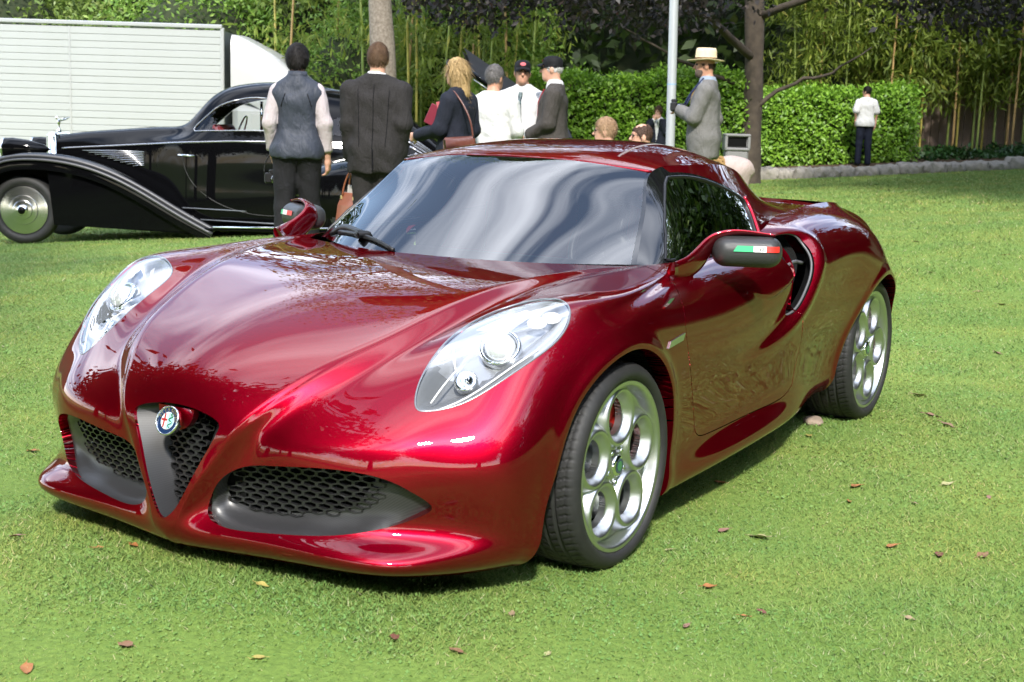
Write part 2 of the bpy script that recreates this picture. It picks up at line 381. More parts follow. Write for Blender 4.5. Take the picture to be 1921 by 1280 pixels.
def leaves(P, size, aspect=.5, R=None, up=.3, droop=0.0, nrm=None):
    """one diamond leaf per point"""
    R = R or rng; n = len(P); s = size*R.uniform(.7, 1.25, n)
    a = R.normal(size=(n, 3)); a[:, 2] -= droop; a /= np.linalg.norm(a, axis=1)[:, None]
    nn = R.normal(size=(n, 3))+np.array([0, 0, up]); 
    if nrm is not None: nn = nn*.55+nrm*1.5
    nn -= a*(nn*a).sum(1)[:, None]; nn /= np.linalg.norm(nn, axis=1)[:, None]; b = np.cross(nn, a)
    s_ = s[:, None]; V = np.stack([P, P+a*s_*.45+b*s_*aspect/2+nn*s_*.06, P+a*s_, P+a*s_*.45-b*s_*aspect/2+nn*s_*.06], 1).reshape(-1, 3)
    return V, np.arange(4*n).reshape(n, 4)
def clumps(c, rad, nclump, per, sq=.35, R=None):
    """points in clumps spread near the skin of an ellipsoid c, rad"""
    R = R or rng; d = R.normal(size=(nclump, 3)); d /= np.linalg.norm(d, axis=1)[:, None]; rr = R.uniform(.45, 1.0, nclump)**.5
    cc = np.asarray(c)+d*rr[:, None]*np.asarray(rad); k = np.repeat(np.arange(nclump), per)
    return cc[k]+R.normal(size=(len(k), 3))*np.asarray(rad).mean()*sq*R.uniform(.4, 1, nclump)[k][:, None]*np.array([1, 1, .7])

# lawn: one sheet to the horizon
r1 = np.concatenate([np.linspace(-60, -8, 14), np.linspace(-7, 34, 83), np.linspace(38, 120, 12), [300, 600]])
r2 = np.concatenate([[-600, -300], np.linspace(-90, -18, 13), np.linspace(-16, 26, 85), np.linspace(30, 90, 11), [300, 600]])
DD, LL = np.meshgrid(r1, r2, indexing='ij'); gx_, gy_ = to_world(LL, DD); gz_ = ground_z(gx_, gy_)
gm = mat('lawn_turf', (.07, .14, .016), .85, spec=.2); t = gm.node_tree; b = t.nodes['Principled BSDF']
tc = N(t, 'ShaderNodeTexCoord'); n1 = N(t, 'ShaderNodeTexNoise'); n1.inputs['Scale'].default_value = .8; n1.inputs['Detail'].default_value = 6; L(t, tc, 'Object', n1, 'Vector')
n2 = N(t, 'ShaderNodeTexNoise'); n2.inputs['Scale'].default_value = 55; n2.inputs['Detail'].default_value = 6; L(t, tc, 'Object', n2, 'Vector')
ra = N(t, 'ShaderNodeValToRGB'); ra.color_ramp.elements[0].position = .35; ra.color_ramp.elements[1].position = .68; ra.color_ramp.elements[0].color = (.13, .205, .042, 1); ra.color_ramp.elements[1].color = (.175, .252, .062, 1)
L(t, n1, 'Fac', ra, 'Fac'); rb_ = N(t, 'ShaderNodeValToRGB'); rb_.color_ramp.elements[0].position = .3; rb_.color_ramp.elements[1].position = .75; rb_.color_ramp.elements[0].color = (.72, .76, .7, 1); rb_.color_ramp.elements[1].color = (1.12, 1.1, 1, 1)
L(t, n2, 'Fac', rb_, 'Fac'); mx = N(t, 'ShaderNodeMix', data_type='RGBA', blend_type='MULTIPLY'); mx.inputs['Factor'].default_value = 1; L(t, ra, 'Color', mx, 'A'); L(t, rb_, 'Color', mx, 'B'); L(t, mx, 'Result', b, 'Base Color')
bp = N(t, 'ShaderNodeBump'); bp.inputs['Strength'].default_value = .35; bp.inputs['Distance'].default_value = .02; L(t, n2, 'Fac', bp, 'Height'); L(t, bp, 'Normal', b, 'Normal')
lawn = mk('lawn', np.stack([gx_, gy_, gz_], -1).reshape(-1, 3), np.array(grid_faces(len(r1), len(r2)))[:, ::-1], gm); tag(lawn, kind='structure')
# blades
def grass():
    R = np.random.default_rng(3); T3, Q4 = [], []
    for d0, d1, dens, h, w in ((1.3, 4.2, 20000, .014, .0042), (4.2, 6.5, 12000, .015, .0050), (6.5, 10, 5200, .016, .0065), (10, 17, 1700, .027, .010), (17, 30, 450, .034, .020)):
        a = (1.25, .95, .80, .62, .50)[(1.3, 4.2, 6.5, 10, 17).index(d0)]; area = a*(d1*d1-d0*d0); n = int(area*dens)
        dep = np.sqrt(R.uniform(d0*d0, d1*d1, n)); tl = R.uniform(-1, 1, n); ok_ = np.abs(tl) < 1-.25*R.uniform(0, 1, n)**2; dep, tl = dep[ok_], tl[ok_]; lat = tl*a*dep; x, y = to_world(lat, dep)
        keep = ~((np.abs(y) < .55) & (x > -.40) & (x < 2.9)); x, y = x[keep], y[keep]; n = len(x)
        pat = .84+.22*np.sin(x*3.1+1.3*np.sin(y*2.3))*np.sin(y*2.7+1.1*np.sin(x*1.9))
        hh = h*R.uniform(.5, 1.4, n)*pat; an = R.uniform(0, 2*pi, n); lean = R.normal(size=(n, 2))*.95
        B = np.stack([x, y, ground_z(x, y)-.002], -1); ww = w*R.uniform(.7, 1.3, n)
        sx = np.stack([np.cos(an)*ww, np.sin(an)*ww, 0*an], -1)/2; tip = B+np.stack([lean[:, 0]*hh, lean[:, 1]*hh, hh], -1)
        T3.append(np.stack([B-sx, B+sx, tip], 1).reshape(-1, 3))
        if d0 < 10:                                                      # clover leaflets among the blades, in patches
            m = int(n*.22); cx, cy = x[:m], y[:m]; den = np.sin(cx*5.3+np.sin(cy*4.1)*1.7)*np.sin(cy*6.1+np.sin(cx*3.3)*2)+R.normal(size=m)*.5; ok = den > -.15; cx, cy = cx[ok], cy[ok]; m = len(cx)
            P = np.stack([cx, cy, ground_z(cx, cy)+h*R.uniform(.2, .55, m)], -1); V, F = leaves(P, (.0085 if d0 < 4 else .011) if d0 < 6 else .015, .85, R, up=2.6); Q4.append(V)
    return np.concatenate(T3), np.concatenate(Q4)
gv, qv = grass()
g_ = mk('grass', gv, np.arange(len(gv)).reshape(-1, 3), LM['grass'], None, False); tag(g_, 'short mown lawn grass all round the cars', None, None, 'stuff')
g2 = mk('clover', qv, np.arange(len(qv)).reshape(-1, 4), LM['clover'], None, False); tag(g2, 'small clover leaves scattered through the lawn', None, None, 'stuff')

# ------------------------------------------------------------------ planting
def branch_tube(mb, P, r0, r1, n=10, wob=.0):
    P = curve(P, 14); P[1:-1] += rng.normal(size=(12, 3))*wob; mb.tube(P, np.linspace(r0, r1, 14), n)
def hedge(lat0, lat1, dep, thick, h, label, mt='laurel', base=0.0, dens=520, size=.10, skew=0.0, nm='hedge', jag=.07):
    c = spot((lat0+lat1)/2, dep+thick/2); o = empty(nm, c, 0, label, 'hedge', 'clipped laurel hedges'); n = int(dens*((lat1-lat0)*h+(lat1-lat0)*thick+2*thick*h))
    u, v, w = rng.uniform(0, 1, (3, n)); k = rng.integers(0, 10, n); w = np.where(k < 6, .0, w); v = np.where((k >= 6) & (k < 9), 1, v); u = np.where(k == 9, rng.integers(0, 2, n), u)
    la = lat0+u*(lat1-lat0); de = dep+w*thick+skew*(u-.5); bump = .10*np.sin(la*3.1+v*4)*np.sin(v*5.3+la*1.7)+.06*np.sin(la*9.1)*np.cos(v*11)
    x, y = to_world(la, de-bump); z = ground_z(x, y)+base+v*h*(1+.03*np.sin(la*2.3)+.02*np.sin(la*7.1))
    P = np.stack([x, y, z], -1)+rng.normal(size=(n, 3))*jag; nv = np.stack([-FX+0*x, -FY+0*y, .75+0*x], -1); nv[v > .97] = (0, 0, 1)
    V, F = leaves(P-c, size, .5, nrm=nv); mk('foliage', V, F, LM[mt], o, True)
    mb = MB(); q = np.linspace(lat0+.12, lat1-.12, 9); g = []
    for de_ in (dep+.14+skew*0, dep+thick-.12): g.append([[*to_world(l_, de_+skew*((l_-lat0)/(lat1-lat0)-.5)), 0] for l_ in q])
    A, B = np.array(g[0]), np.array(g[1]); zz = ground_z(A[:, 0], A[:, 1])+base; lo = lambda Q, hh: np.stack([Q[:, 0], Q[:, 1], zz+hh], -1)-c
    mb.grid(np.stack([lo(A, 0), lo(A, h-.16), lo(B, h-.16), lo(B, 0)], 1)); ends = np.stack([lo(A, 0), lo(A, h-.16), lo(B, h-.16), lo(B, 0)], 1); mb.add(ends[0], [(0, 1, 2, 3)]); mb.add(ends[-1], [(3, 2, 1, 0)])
    mb.build('inner_core', M['core'], o, False); return o
def blobs(c, r, n, r0, r1):
    out = []
    for _ in range(n): d = rng.normal(size=3); d *= rng.uniform(.2, .85)/np.linalg.norm(d); q = rng.uniform(r0, r1); out.append((tuple(np.array(c)+d*np.array(r)), (q*1.15, q*1.15, q*.8)))
    return out
def tree(name, loc, trunk, limbs, crowns, lm, label, bark='bark', cat='tree', size=.16, group=None, asp=.5, droop=.2, cores=()):
    """trunk: list of (dx,dy,z,r); limbs: lists of (dx,dy,z) with r0,r1; crowns: (c, rad, nclump, per, spread)"""
    o = empty(name, loc, 0, label, cat, group)
    mb = MB(); T = np.array([t_[:3] for t_ in trunk], float); rr = np.array([t_[3] for t_ in trunk]); n = 26; q = np.linspace(0, 1, n); ts = np.linspace(0, 1, len(T))
    P = nat_spline(ts, T, q); mb.tube(P, np.interp(q, ts, rr)*(1+.05*np.sin(q*40)), 14)
    mb.build('trunk', M[bark], o)
    for pts, r0, r1_ in limbs:
        mb = MB(); branch_tube(mb, np.array(pts, float), r0, r1_, 8, .03); mb.build('limb', M[bark], o)
    if crowns:
        Ps = [clumps(c, r_, nc, per, sq) for c, r_, nc, per, sq in crowns]; V, F = leaves(np.concatenate(Ps), size, asp, droop=droop); cr_o = mk('crown', V, F, LM[lm], o, True)
    cV, cF, cn = [], [], 0
    for c, r_ in cores:  # dark blobs added inside so crowns mirror as solid shapes
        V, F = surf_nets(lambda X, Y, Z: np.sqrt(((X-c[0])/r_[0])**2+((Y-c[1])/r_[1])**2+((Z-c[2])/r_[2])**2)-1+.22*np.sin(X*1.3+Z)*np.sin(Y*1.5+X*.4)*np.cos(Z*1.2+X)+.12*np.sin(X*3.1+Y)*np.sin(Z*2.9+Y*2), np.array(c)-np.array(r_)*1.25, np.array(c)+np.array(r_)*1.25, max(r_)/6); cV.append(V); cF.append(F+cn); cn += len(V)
    if cores: mk('inner_core', np.concatenate(cV), np.concatenate(cF), M['core'], cr_o)
    return o
# low rough stone kerb along the bed on the right
wl = empty('stone_edging', spot(8.5, 28.6), 0, 'low rough grey stone edging wall along the raised bed', 'wall'); cW = np.array(wl.location)
M['stone'] = mat('rough_stone', (.20, .185, .165), .95, noise=(8, .6, (.36, .33, .29)), bump=(22, 1.0, 6))
proto_st = []
for k in range(6):
    V, F = surf_nets(lambda X, Y, Z, k=k: ((np.abs(X)/.33)**4+(np.abs(Y)/.19)**4+(np.abs(Z)/.17)**4)**.25-1+.16*np.sin(X*19+k*2)*np.sin(Y*23+k)*np.cos(Z*21+k*3)+.10*np.sin(X*41+k)*np.sin(Z*37), (-.45, -.3, -.3), (.45, .3, .3), .055)
    proto_st.append((V, F))
me_st = []
lat_ = 4.9; i = 0
while lat_ < 14.5:
    w_ = rng.uniform(.34, .75); k = i % 6; V, F = proto_st[k]; dep_ = 28.6+.9*sstep(5, 13, lat_)*1.2; p = spot(lat_+w_/2, dep_)
    if i < 6: me_st.append(mk('stone', V, F, M['stone'], wl)); so = me_st[-1]
    else: so = me_st[k].copy(); link(so); so.parent = wl
    so.location = p-cW+np.array([0, 0, .05+rng.uniform(-.02, .03)]); so.rotation_euler = (rng.uniform(-.15, .15), rng.uniform(-.1, .1), YAW-pi/2+rng.uniform(-.2, .2)); so.scale = (w_/.62, 1, rng.uniform(.8, 1.15)); lat_ += w_*.93; i += 1
# planted bed behind it
bd_ = MB(); ll = np.linspace(4.6, 16, 30); dd_ = np.array([28.7, 29.5, 31.5, 35.0]); hh_ = np.array([.05, .20, .26, .34])
bd_.grid(np.array([[[*to_world(l_, d_+.9*1.2*sstep(5, 13, l_)*(d_ < 29)), float(ground_z(*to_world(l_, d_)))+h_] for d_, h_ in zip(dd_, hh_)] for l_ in ll])); tag(bd_.build('planting_bed', M['soil']), kind='structure')
hedge(5.35, 8.75, 30.1, 1.1, 1.62, 'block of clipped laurel hedge right of the dark trunk, behind the man in white', base=.18, skew=.1, dens=900)
hedge(-.9, 4.5, 26.6, 1.2, 2.15, 'long bright laurel hedge behind the grey-suited man and the bin', base=0, dens=900, skew=.6)
# ivy under the bamboo at the right
n = 5200; la = rng.uniform(9.0, 15.5, n); de = rng.uniform(29.9, 33.0, n); x, y = to_world(la, de)
P = np.stack([x, y, ground_z(x, y)+.22+rng.uniform(0, .28, n)*(.6+.4*np.sin(la*4))], -1); V, F = leaves(P, .11, .75, up=1.2)
tag(mk('ivy', V, F, LM['ivy']), 'dark low ivy under the bamboo beside the hedge', None, None, 'stuff')
# board fence behind the bamboo at the far right
fc = spot(11.5, 33.6); fe = empty('board_fence', fc, 0, 'weathered brown board fence behind the bamboo stems', 'fence')
M['board'] = mat('weathered_board', (.24, .175, .14), .85, noise=(5, .6, (.34, .26, .21)), bump=(30, .4, 5)); bm_ = MB(); bm_.box((0, 0, 1.05), (.19, .03, 2.1), None, .006); b0 = bm_.build('board', M['board'], fe, False)
for k, l_ in enumerate(np.arange(8.2, 16.4, .2)):
    bo_ = b0 if k == 0 else b0.copy()
    if k: link(bo_); bo_.parent = fe
    bo_.location = spot(l_, 33.6, .3+rng.uniform(-.03, .03))-fc; bo_.rotation_euler = (0, rng.uniform(-.008, .008), YAW-pi/2)
# bamboo
M['culm'] = [mat('bamboo_culm', c, .45, noise=(2.5, .7, c2)) for c, c2 in (((.30, .29, .06), (.42, .34, .08)), ((.14, .24, .05), (.28, .30, .08)), ((.36, .22, .09), (.44, .31, .13)))]
bprotos = []
def bamboo(loc, k, h, dense_leaf=1.0, low=2.2):
    o = empty('bamboo', loc, 0, None, 'bamboo'); mb = MB(); zz = np.linspace(0, h, 16); bend = (zz/h)**2.2*rng.uniform(.3, 1.1); a = rng.uniform(0, 2*pi)
    P = np.stack([bend*cos(a), bend*sin(a), zz], -1); mb.tube(P, np.linspace(.031, .013, 16), 7)
    for z_ in np.arange(.3, h*.8, .38): 
        i_ = z_/h*15; i0 = int(i_); p = P[i0]*(1-(i_-i0))+P[min(i0+1, 15)]*(i_-i0); mb.lathe([(.030, -.006), (.038, 0), (.030, .006)], 7, p)
    mb.build('culm', M['culm'][k % 3], o)
    nc = int(40*dense_leaf); zc = rng.uniform(low, h*1.02, nc); b_ = (zc/h)**2.2*bend[-1]; rr = rng.uniform(.2, .75, nc); an = rng.uniform(0, 2*pi, nc)
    cc = np.stack([b_*cos(a)+rr*np.cos(an), b_*sin(a)+rr*np.sin(an), zc-.1], -1); kk = np.repeat(np.arange(nc), 34); Pp = cc[kk]+rng.normal(size=(len(kk), 3))*[.22, .22, .16]
    V, F = leaves(Pp, .24, .19, droop=1.3, up=.2); mk('foliage', V, F, LM['bamboo'], o); return o
bgs = 'bamboo stems in the grove'
def grove(spots_, lab, low, dl=1.0):
    for i, (la_, de_) in enumerate(spots_):
        if i < 5: o = bamboo(spot(la_, de_), i, rng.uniform(7, 9.5), dl, low); pr.append(o)
        else: o = dup_tree(pr[i % 5], spot(la_, de_), rng.uniform(0, 6.28))
        o['label'] = lab; o['group'] = lab
pr = []; grove([(rng.uniform(-5.2, .6), rng.uniform(25.5, 31)) for _ in range(24)], 'tall thin bamboo stem in the grove behind the talking group', 1.9, .36)
pr = []; grove([(rng.uniform(8.6, 15.6), rng.uniform(31.3, 33.2)) for _ in range(30)]+[(rng.uniform(5.5, 9), rng.uniform(31.8, 33.5)) for _ in range(10)], 'tan bamboo stem in front of the brown board fence', 1.75)
# low bamboo sprays at the foot of the left grove
n = 5200; la = rng.uniform(-2.6, .9, n); de = rng.uniform(24.2, 25.6, n); x, y = to_world(la, de); hz = rng.uniform(0, 1.15, n)*(.75+.25*np.sin(la*5)); V, F = leaves(np.stack([x, y, ground_z(x, y)+hz], -1), .22, .18, droop=.9); tag(mk('low_bamboo', V, F, LM['bamboo']), 'low yellow-green bamboo sprays at the foot of the grove', None, None, 'stuff')
# shrubs behind the lorry
def shrub(name, lat, dep, w, h, lm, label, n, size=.11, z0=0.0, per=36):
    o = empty(name, spot(lat, dep), 0, label, 'shrub'); P = np.concatenate([clumps((0, 0, z0+h*.5), (w/2, w/2*.7, h*.5), n, per, .16), clumps((w*.18, -.1, z0+h*.6), (w*.33, w*.3, h*.42), n//2, per, .18)])
    P = P[P[:, 2] > .02]; V, F = leaves(P, size, .45, up=.8); mk('foliage', V, F, LM[lm], o); mb = MB()
    for k in range(6): a = rng.uniform(0, 6.28); mb.tube(curve([(0, 0, 0), (.1*cos(a), .1*sin(a), h*.3), (w*.25*cos(a), w*.2*sin(a), h*.75)], 6), np.linspace(.05, .012, 6), 6)
    mb.build('stem', M['bark'], o); V, F = surf_nets(lambda X, Y, Z: np.sqrt((X/(w*.33))**2+(Y/(w*.24))**2+((Z-h*.5-z0)/(h*.36))**2)-1, (-w, -w, -.5), (w, w, h+1), max(w, h)/14); mk('inner_core', V, F, M['core'], o); return o
shrub('round_shrub', -3.55, 29.0, 3.3, 4.0, 'shrub', 'rounded light green shrub rising behind the lorry cab', 210)
shrub('leafy_shrub', -7.4, 31.5, 6.0, 5.4, 'shrub', 'bright yellow-green shrub above the middle of the white lorry box', 330, .14)
shrub('leafy_shrub', -12.0, 31.5, 6.5, 5.8, 'broad', 'dull olive green bush above the left end of the white lorry box', 330, .16)
shrub('leafy_shrub', -1.4, 31.8, 5.2, 5.6, 'shrub', 'fresh green shrub filling the gap behind the bamboo, left of the copper beech', 330, .16)
shrub('leafy_shrub', -5.0, 33.0, 4.6, 6.6, 'broad', 'long-leaved green bush above the front of the lorry box', 260, .24)
# far thicket that closes the view, and the dark backing added to shut out sky
n = 46000; la = rng.uniform(-24, 27, n); de = rng.uniform(34.2, 38.5, n); hz = rng.uniform(0, 1, n)**.8*13.5*(.8+.2*np.sin(la*.6)*np.cos(la*.23+1)); x, y = to_world(la, de); cl_ = np.sin(la*2.1+hz*1.7)*np.sin(hz*2.3+la*.7)
kp = rng.uniform(0, 1, n) < .55+.45*cl_; V, F = leaves(np.stack([x, y, ground_z(x, y)+.2+hz], -1)[kp], .42, .5, droop=.4); tag(mk('thicket', V, F, LM['dark']), 'dark thicket of evergreen leaves closing the view', None, None, 'stuff')
bk_ = MB(); ll = np.linspace(-40, 44, 30); bk_.grid(np.array([[[*to_world(l_, 37.5+q*2.2), -.8+8.5*q+.8*np.sin(l_*.5)*q] for q in np.linspace(0, 1, 6)] for l_ in ll])); tag(bk_.build('thicket_backing', M['core']), kind='structure')  # dark sheet added behind the leaves so no sky shows through
# trees one can tell apart
tree('pale_trunk_tree', spot(-2.05, 21.5), [(0, 0, -.1, .24), (-.02, 0, 1.2, .20), (-.12, .08, 3.0, .185), (-.22, .15, 5.5, .17), (-.2, .1, 9.5, .14), (0, 0, 15, .06)], [([(-.2, .1, 5.6), (.8, -.3, 6.6), (1.8, -.8, 7.6)], .08, .02), ([(-.2, .1, 6.2), (-1.2, .5, 7.2), (-2.2, .9, 8.2)], .08, .02)],
     [((0, 0, 8.6), (3.0, 3.0, 2.6), 200, 34, .2), ((0, 0, 13.5), (4.2, 4.2, 4.6), 260, 30, .2)], 'broad', 'straight pale-barked tree trunk behind the dark-suited man', 'bark_pale', size=.15, cores=blobs((0, 0, 13.5), (2.8, 2.8, 3.3), 10, .8, 1.6))
tL = spot(4.57, 26.9)
def rel(lat, dep, z): return (lat*FY+dep*FX, -lat*FX+dep*FY, z)
tree('copper_beech', tL, [(0, 0, -.15, .34), (0, 0, .25, .23), (*rel(.0, 0, 1.5)[:2], 1.5, .19), (*rel(-.05, 0, 0)[:2], 3.0, .185), (*rel(-.1, 0, 0)[:2], 5.5, .19), (*rel(.1, 0, 0)[:2], 10, .15), (*rel(.1, 0, 0)[:2], 17, .06)],
     [([rel(0, -.1, 1.45), rel(.6, -.2, 1.9), rel(1.3, -.3, 2.15), rel(2.2, -.2, 2.7)], .05, .012), ([rel(0, 0, 2.4), rel(-1.2, -1.2, 3.1), rel(-3.2, -2.8, 3.5), rel(-5.0, -3.2, 3.3)], .09, .02), ([rel(-.3, 0, 1.9), rel(-1.4, -.3, 2.3), rel(-2.6, -.4, 2.9)], .05, .015), ([rel(0, 0, 3.2), rel(1.6, -1.8, 3.8), rel(4.2, -3.4, 3.9), rel(6.5, -3.6, 3.7)], .08, .02), ([rel(0, 0, 4.0), rel(-.5, -2, 5), rel(-1, -4, 5.4)], .09, .02)],
     [(rel(-2.7, -3.4, 3.75), (3.4, 1.9, 1.0), 190, 36, .17), (rel(3.0, -3.8, 3.95), (4.4, 1.9, 1.0), 220, 36, .17), (rel(0, 4.4, 7.6), (5.6, 3.6, 3.0), 300, 34, .16), (rel(0, 4.2, 15), (8.0, 5.0, 7.4), 620, 34, .15), (rel(7.4, -3.4, 4.3), (2.6, 1.9, 1.0), 80, 36, .18), (rel(-5.4, -2.8, 3.7), (1.7, 1.6, 1.0), 70, 36, .18)], 'copper', 'dark-leaved copper beech with a thick trunk and low spreading boughs', 'bark', size=.14, cores=blobs(rel(0, 4.2, 15), (6.0, 3.6, 6.0), 22, 1.0, 2.0))
# trees of the park that stand outside the frame and mirror in the paintwork
big = None
for i, (x, y, s_, h_) in enumerate([(-17, -3.5, 1.0, 0), (-13, -12, 1.15, 1), (-16, 6, 1.2, 2), (-6, -19, 1.2, 3), (4, -17, 1.15, 4), (13.5, -9.2, 1.75, 1), (21.5, -8.2, 1.8, 3), (6.5, -15, 1.5, 2), (22, -14, 1.2, 1), (-8.5, 6.5, 1.5, 2), (-5.0, 10.5, 1.35, 4), (-12, 17, 1.0, 2), (30, -9, 1.2, 0), (-22, 12, 1.2, 3)]):
    z_ = float(ground_z(x, y))
    if big is None:
        big = tree('park_tree', (x, y, z_), [(0, 0, -.1, .42), (0, 0, 1.5, .30), (.1, .1, 4, .26), (0, 0, 8, .14)], [([(0, 0, 2.4), (1.6, .6, 3.6), (3.0, 1, 4.6)], .12, .03), ([(0, 0, 2.8), (-1.5, .9, 4), (-2.8, 1.6, 5)], .12, .03)],
                   [((0, 0, 6.2), (4.2, 4.2, 3.8), 420, 30, .17), ((0, 0, 3.6), (3.6, 3.6, 1.6), 120, 30, .2)], 'dark', 'broad dark green park tree', size=.36, group='park trees on the far sides of the lawn', cores=blobs((0, 0, 6.2), (3.0, 3.0, 2.6), 12, .8, 1.5))
        o = big
    else: o = dup_tree(big, (x, y, z_), h_*1.1)
    o.scale = (s_, s_, s_*.95)

# evergreen belt along the side of the lawn that the doors look at
n = 15000; x = rng.uniform(-8, 34, n); hz = rng.uniform(0, 1, n)**.9*(4.6+.8*np.sin(x*.7)+.5*np.sin(x*1.9)); y = -12.2+.10*x-rng.uniform(0, 1.6, n)-.4*np.sin(x*1.3+hz)
V, F = leaves(np.stack([x, y, ground_z(x, y)+hz], -1), .34, .55, droop=.3); tag(mk('evergreen_belt', V, F, LM['dark']), 'dark evergreen belt along the side of the lawn', None, None, 'stuff')
mb = MB(); q = np.linspace(-8, 34, 40); mb.grid(np.array([[[x_, -12.9+.10*x_, float(ground_z(x_, -12.9))-.1], [x_, -13.0+.10*x_, 3.9+.8*sin(x_*.7)+.5*sin(x_*1.9)], [x_, -14.2+.10*x_, 3.4], [x_, -14.4+.10*x_, float(ground_z(x_, -14))-.1]] for x_ in q])); tag(mb.build('belt_backing', M['core']), 'dark sheet behind the leaves of the evergreen belt', None, None, 'stuff')  # solid dark sheet behind the leaves
# ------------------------------------------------------------------ the red coupe (x runs rearwards from the front axle, left side is -y)
COLS = {  # columns of the lower body from the sill up to the cowl / belt line, right half (+y), then mirrored
0: [(-.72,0,.085),(-.800,0,.12),(-.825,0,.165),(-.822,0,.21),(-.812,0,.29),(-.795,0,.40),(-.772,0,.475),(-.69,0,.565),(-.45,0,.672),(-.1,0,.757),(.30,0,.787)],
1: [(-.72,.02,.085),(-.797,.015,.12),(-.824,.02,.165),(-.820,.03,.21),(-.81,.06,.29),(-.792,.10,.385),(-.770,.125,.465),(-.665,.17,.566),(-.43,.21,.669),(-.085,.245,.757),(.345,.32,.787)],
2: [(-.72,.05,.085),(-.795,.03,.12),(-.820,.04,.165),(-.818,.055,.21),(-.806,.10,.29),(-.782,.165,.38),(-.764,.209,.444),(-.63,.317,.563),(-.40,.42,.663),(-.06,.502,.760),(.483,.625,.787)],
2.5: [(-.71,.10,.085),(-.783,.10,.12),(-.800,.09,.16),(-.782,.10,.21),(-.762,.15,.29),(-.745,.21,.38),(-.725,.250,.444),(-.615,.355,.548),(-.385,.455,.650),(-.05,.54,.750),(.52,.642,.788)],
3: [(-.68,.28,.085),(-.752,.29,.122),(-.768,.29,.16),(-.745,.28,.20),(-.737,.285,.29),(-.733,.31,.385),(-.708,.335,.44),(-.60,.40,.535),(-.37,.49,.643),(-.04,.58,.745),(.55,.66,.789)],
4: [(-.61,.53,.085),(-.698,.60,.122),(-.713,.60,.16),(-.672,.55,.20),(-.668,.55,.29),(-.663,.56,.38),(-.630,.58,.44),(-.52,.575,.545),(-.33,.575,.672),(.02,.66,.766),(.60,.685,.791)],
5: [(-.51,.68,.085),(-.585,.71,.122),(-.60,.715,.16),(-.575,.685,.20),(-.572,.695,.29),(-.575,.705,.375),(-.548,.71,.44),(-.475,.705,.535),(-.29,.71,.705),(.05,.745,.770),(.65,.70,.792)],
6: [(-.37,.77,.09),(-.45,.785,.122),(-.46,.80,.16),(-.455,.805,.20),(-.46,.825,.29),(-.46,.835,.375),(-.44,.83,.45),(-.37,.805,.575),(-.20,.81,.715),(.10,.82,.757),(.70,.71,.793)],
7: [(-.26,.81,.095),(-.30,.835,.125),(-.31,.85,.16),(-.31,.855,.20),(-.30,.865,.29),(-.28,.875,.38),(-.26,.88,.47),(-.20,.882,.60),(-.08,.865,.70),(.18,.83,.745),(.76,.715,.794)],
8: [(0,.84,.12),(0,.86,.14),(0,.88,.18),(0,.89,.23),(0,.90,.31),(0,.905,.40),(0,.908,.50),(.02,.908,.62),(.10,.885,.70),(.32,.83,.745),(.84,.72,.795)],
9: [(.33,.84,.13),(.33,.865,.15),(.33,.875,.19),(.33,.875,.24),(.33,.88,.32),(.33,.888,.41),(.33,.895,.51),(.34,.895,.61),(.38,.875,.69),(.52,.82,.745),(.93,.725,.797)],
10: [(.70,.84,.14),(.70,.88,.165),(.70,.885,.20),(.70,.862,.25),(.70,.858,.33),(.70,.866,.42),(.70,.878,.52),(.70,.88,.61),(.72,.862,.69),(.80,.81,.75),(1.05,.73,.80)],
11: [(1.1,.83,.15),(1.1,.875,.175),(1.1,.88,.21),(1.1,.855,.26),(1.1,.848,.34),(1.1,.855,.43),(1.1,.868,.53),(1.1,.875,.62),(1.1,.865,.70),(1.13,.825,.765),(1.22,.725,.81)],
12: [(1.5,.81,.16),(1.5,.845,.185),(1.5,.85,.22),(1.5,.84,.27),(1.5,.838,.35),(1.5,.85,.44),(1.5,.87,.54),(1.5,.885,.64),(1.5,.885,.73),(1.5,.835,.815),(1.5,.685,.875)],
13: [(1.92,.75,.17),(1.92,.78,.195),(1.92,.80,.23),(1.92,.805,.28),(1.93,.815,.36),(1.94,.838,.45),(1.95,.868,.55),(1.95,.88,.66),(1.95,.88,.77),(1.93,.795,.868),(1.90,.63,.905)],
14: [(2.38,.79,.2),(2.38,.82,.22),(2.38,.835,.26),(2.38,.845,.31),(2.38,.86,.39),(2.38,.875,.48),(2.38,.885,.57),(2.38,.885,.67),(2.37,.845,.775),(2.33,.775,.852),(2.28,.65,.925)],
15: [(2.66,.77,.22),(2.68,.79,.24),(2.69,.80,.28),(2.70,.81,.33),(2.70,.82,.40),(2.70,.825,.49),(2.70,.83,.58),(2.69,.795,.67),(2.64,.735,.77),(2.58,.66,.845),(2.55,.60,.905)],
16: [(2.93,.60,.24),(2.95,.62,.26),(2.96,.62,.30),(2.97,.62,.35),(2.98,.62,.42),(2.98,.62,.51),(2.98,.62,.60),(2.98,.62,.70),(2.96,.60,.79),(2.90,.56,.85),(2.75,.45,.90)],
17: [(3.03,0,.24),(3.05,0,.26),(3.06,0,.30),(3.07,0,.35),(3.08,0,.42),(3.08,0,.51),(3.08,0,.60),(3.08,0,.72),(3.06,0,.80),(2.98,0,.85),(2.80,0,.90)],
}
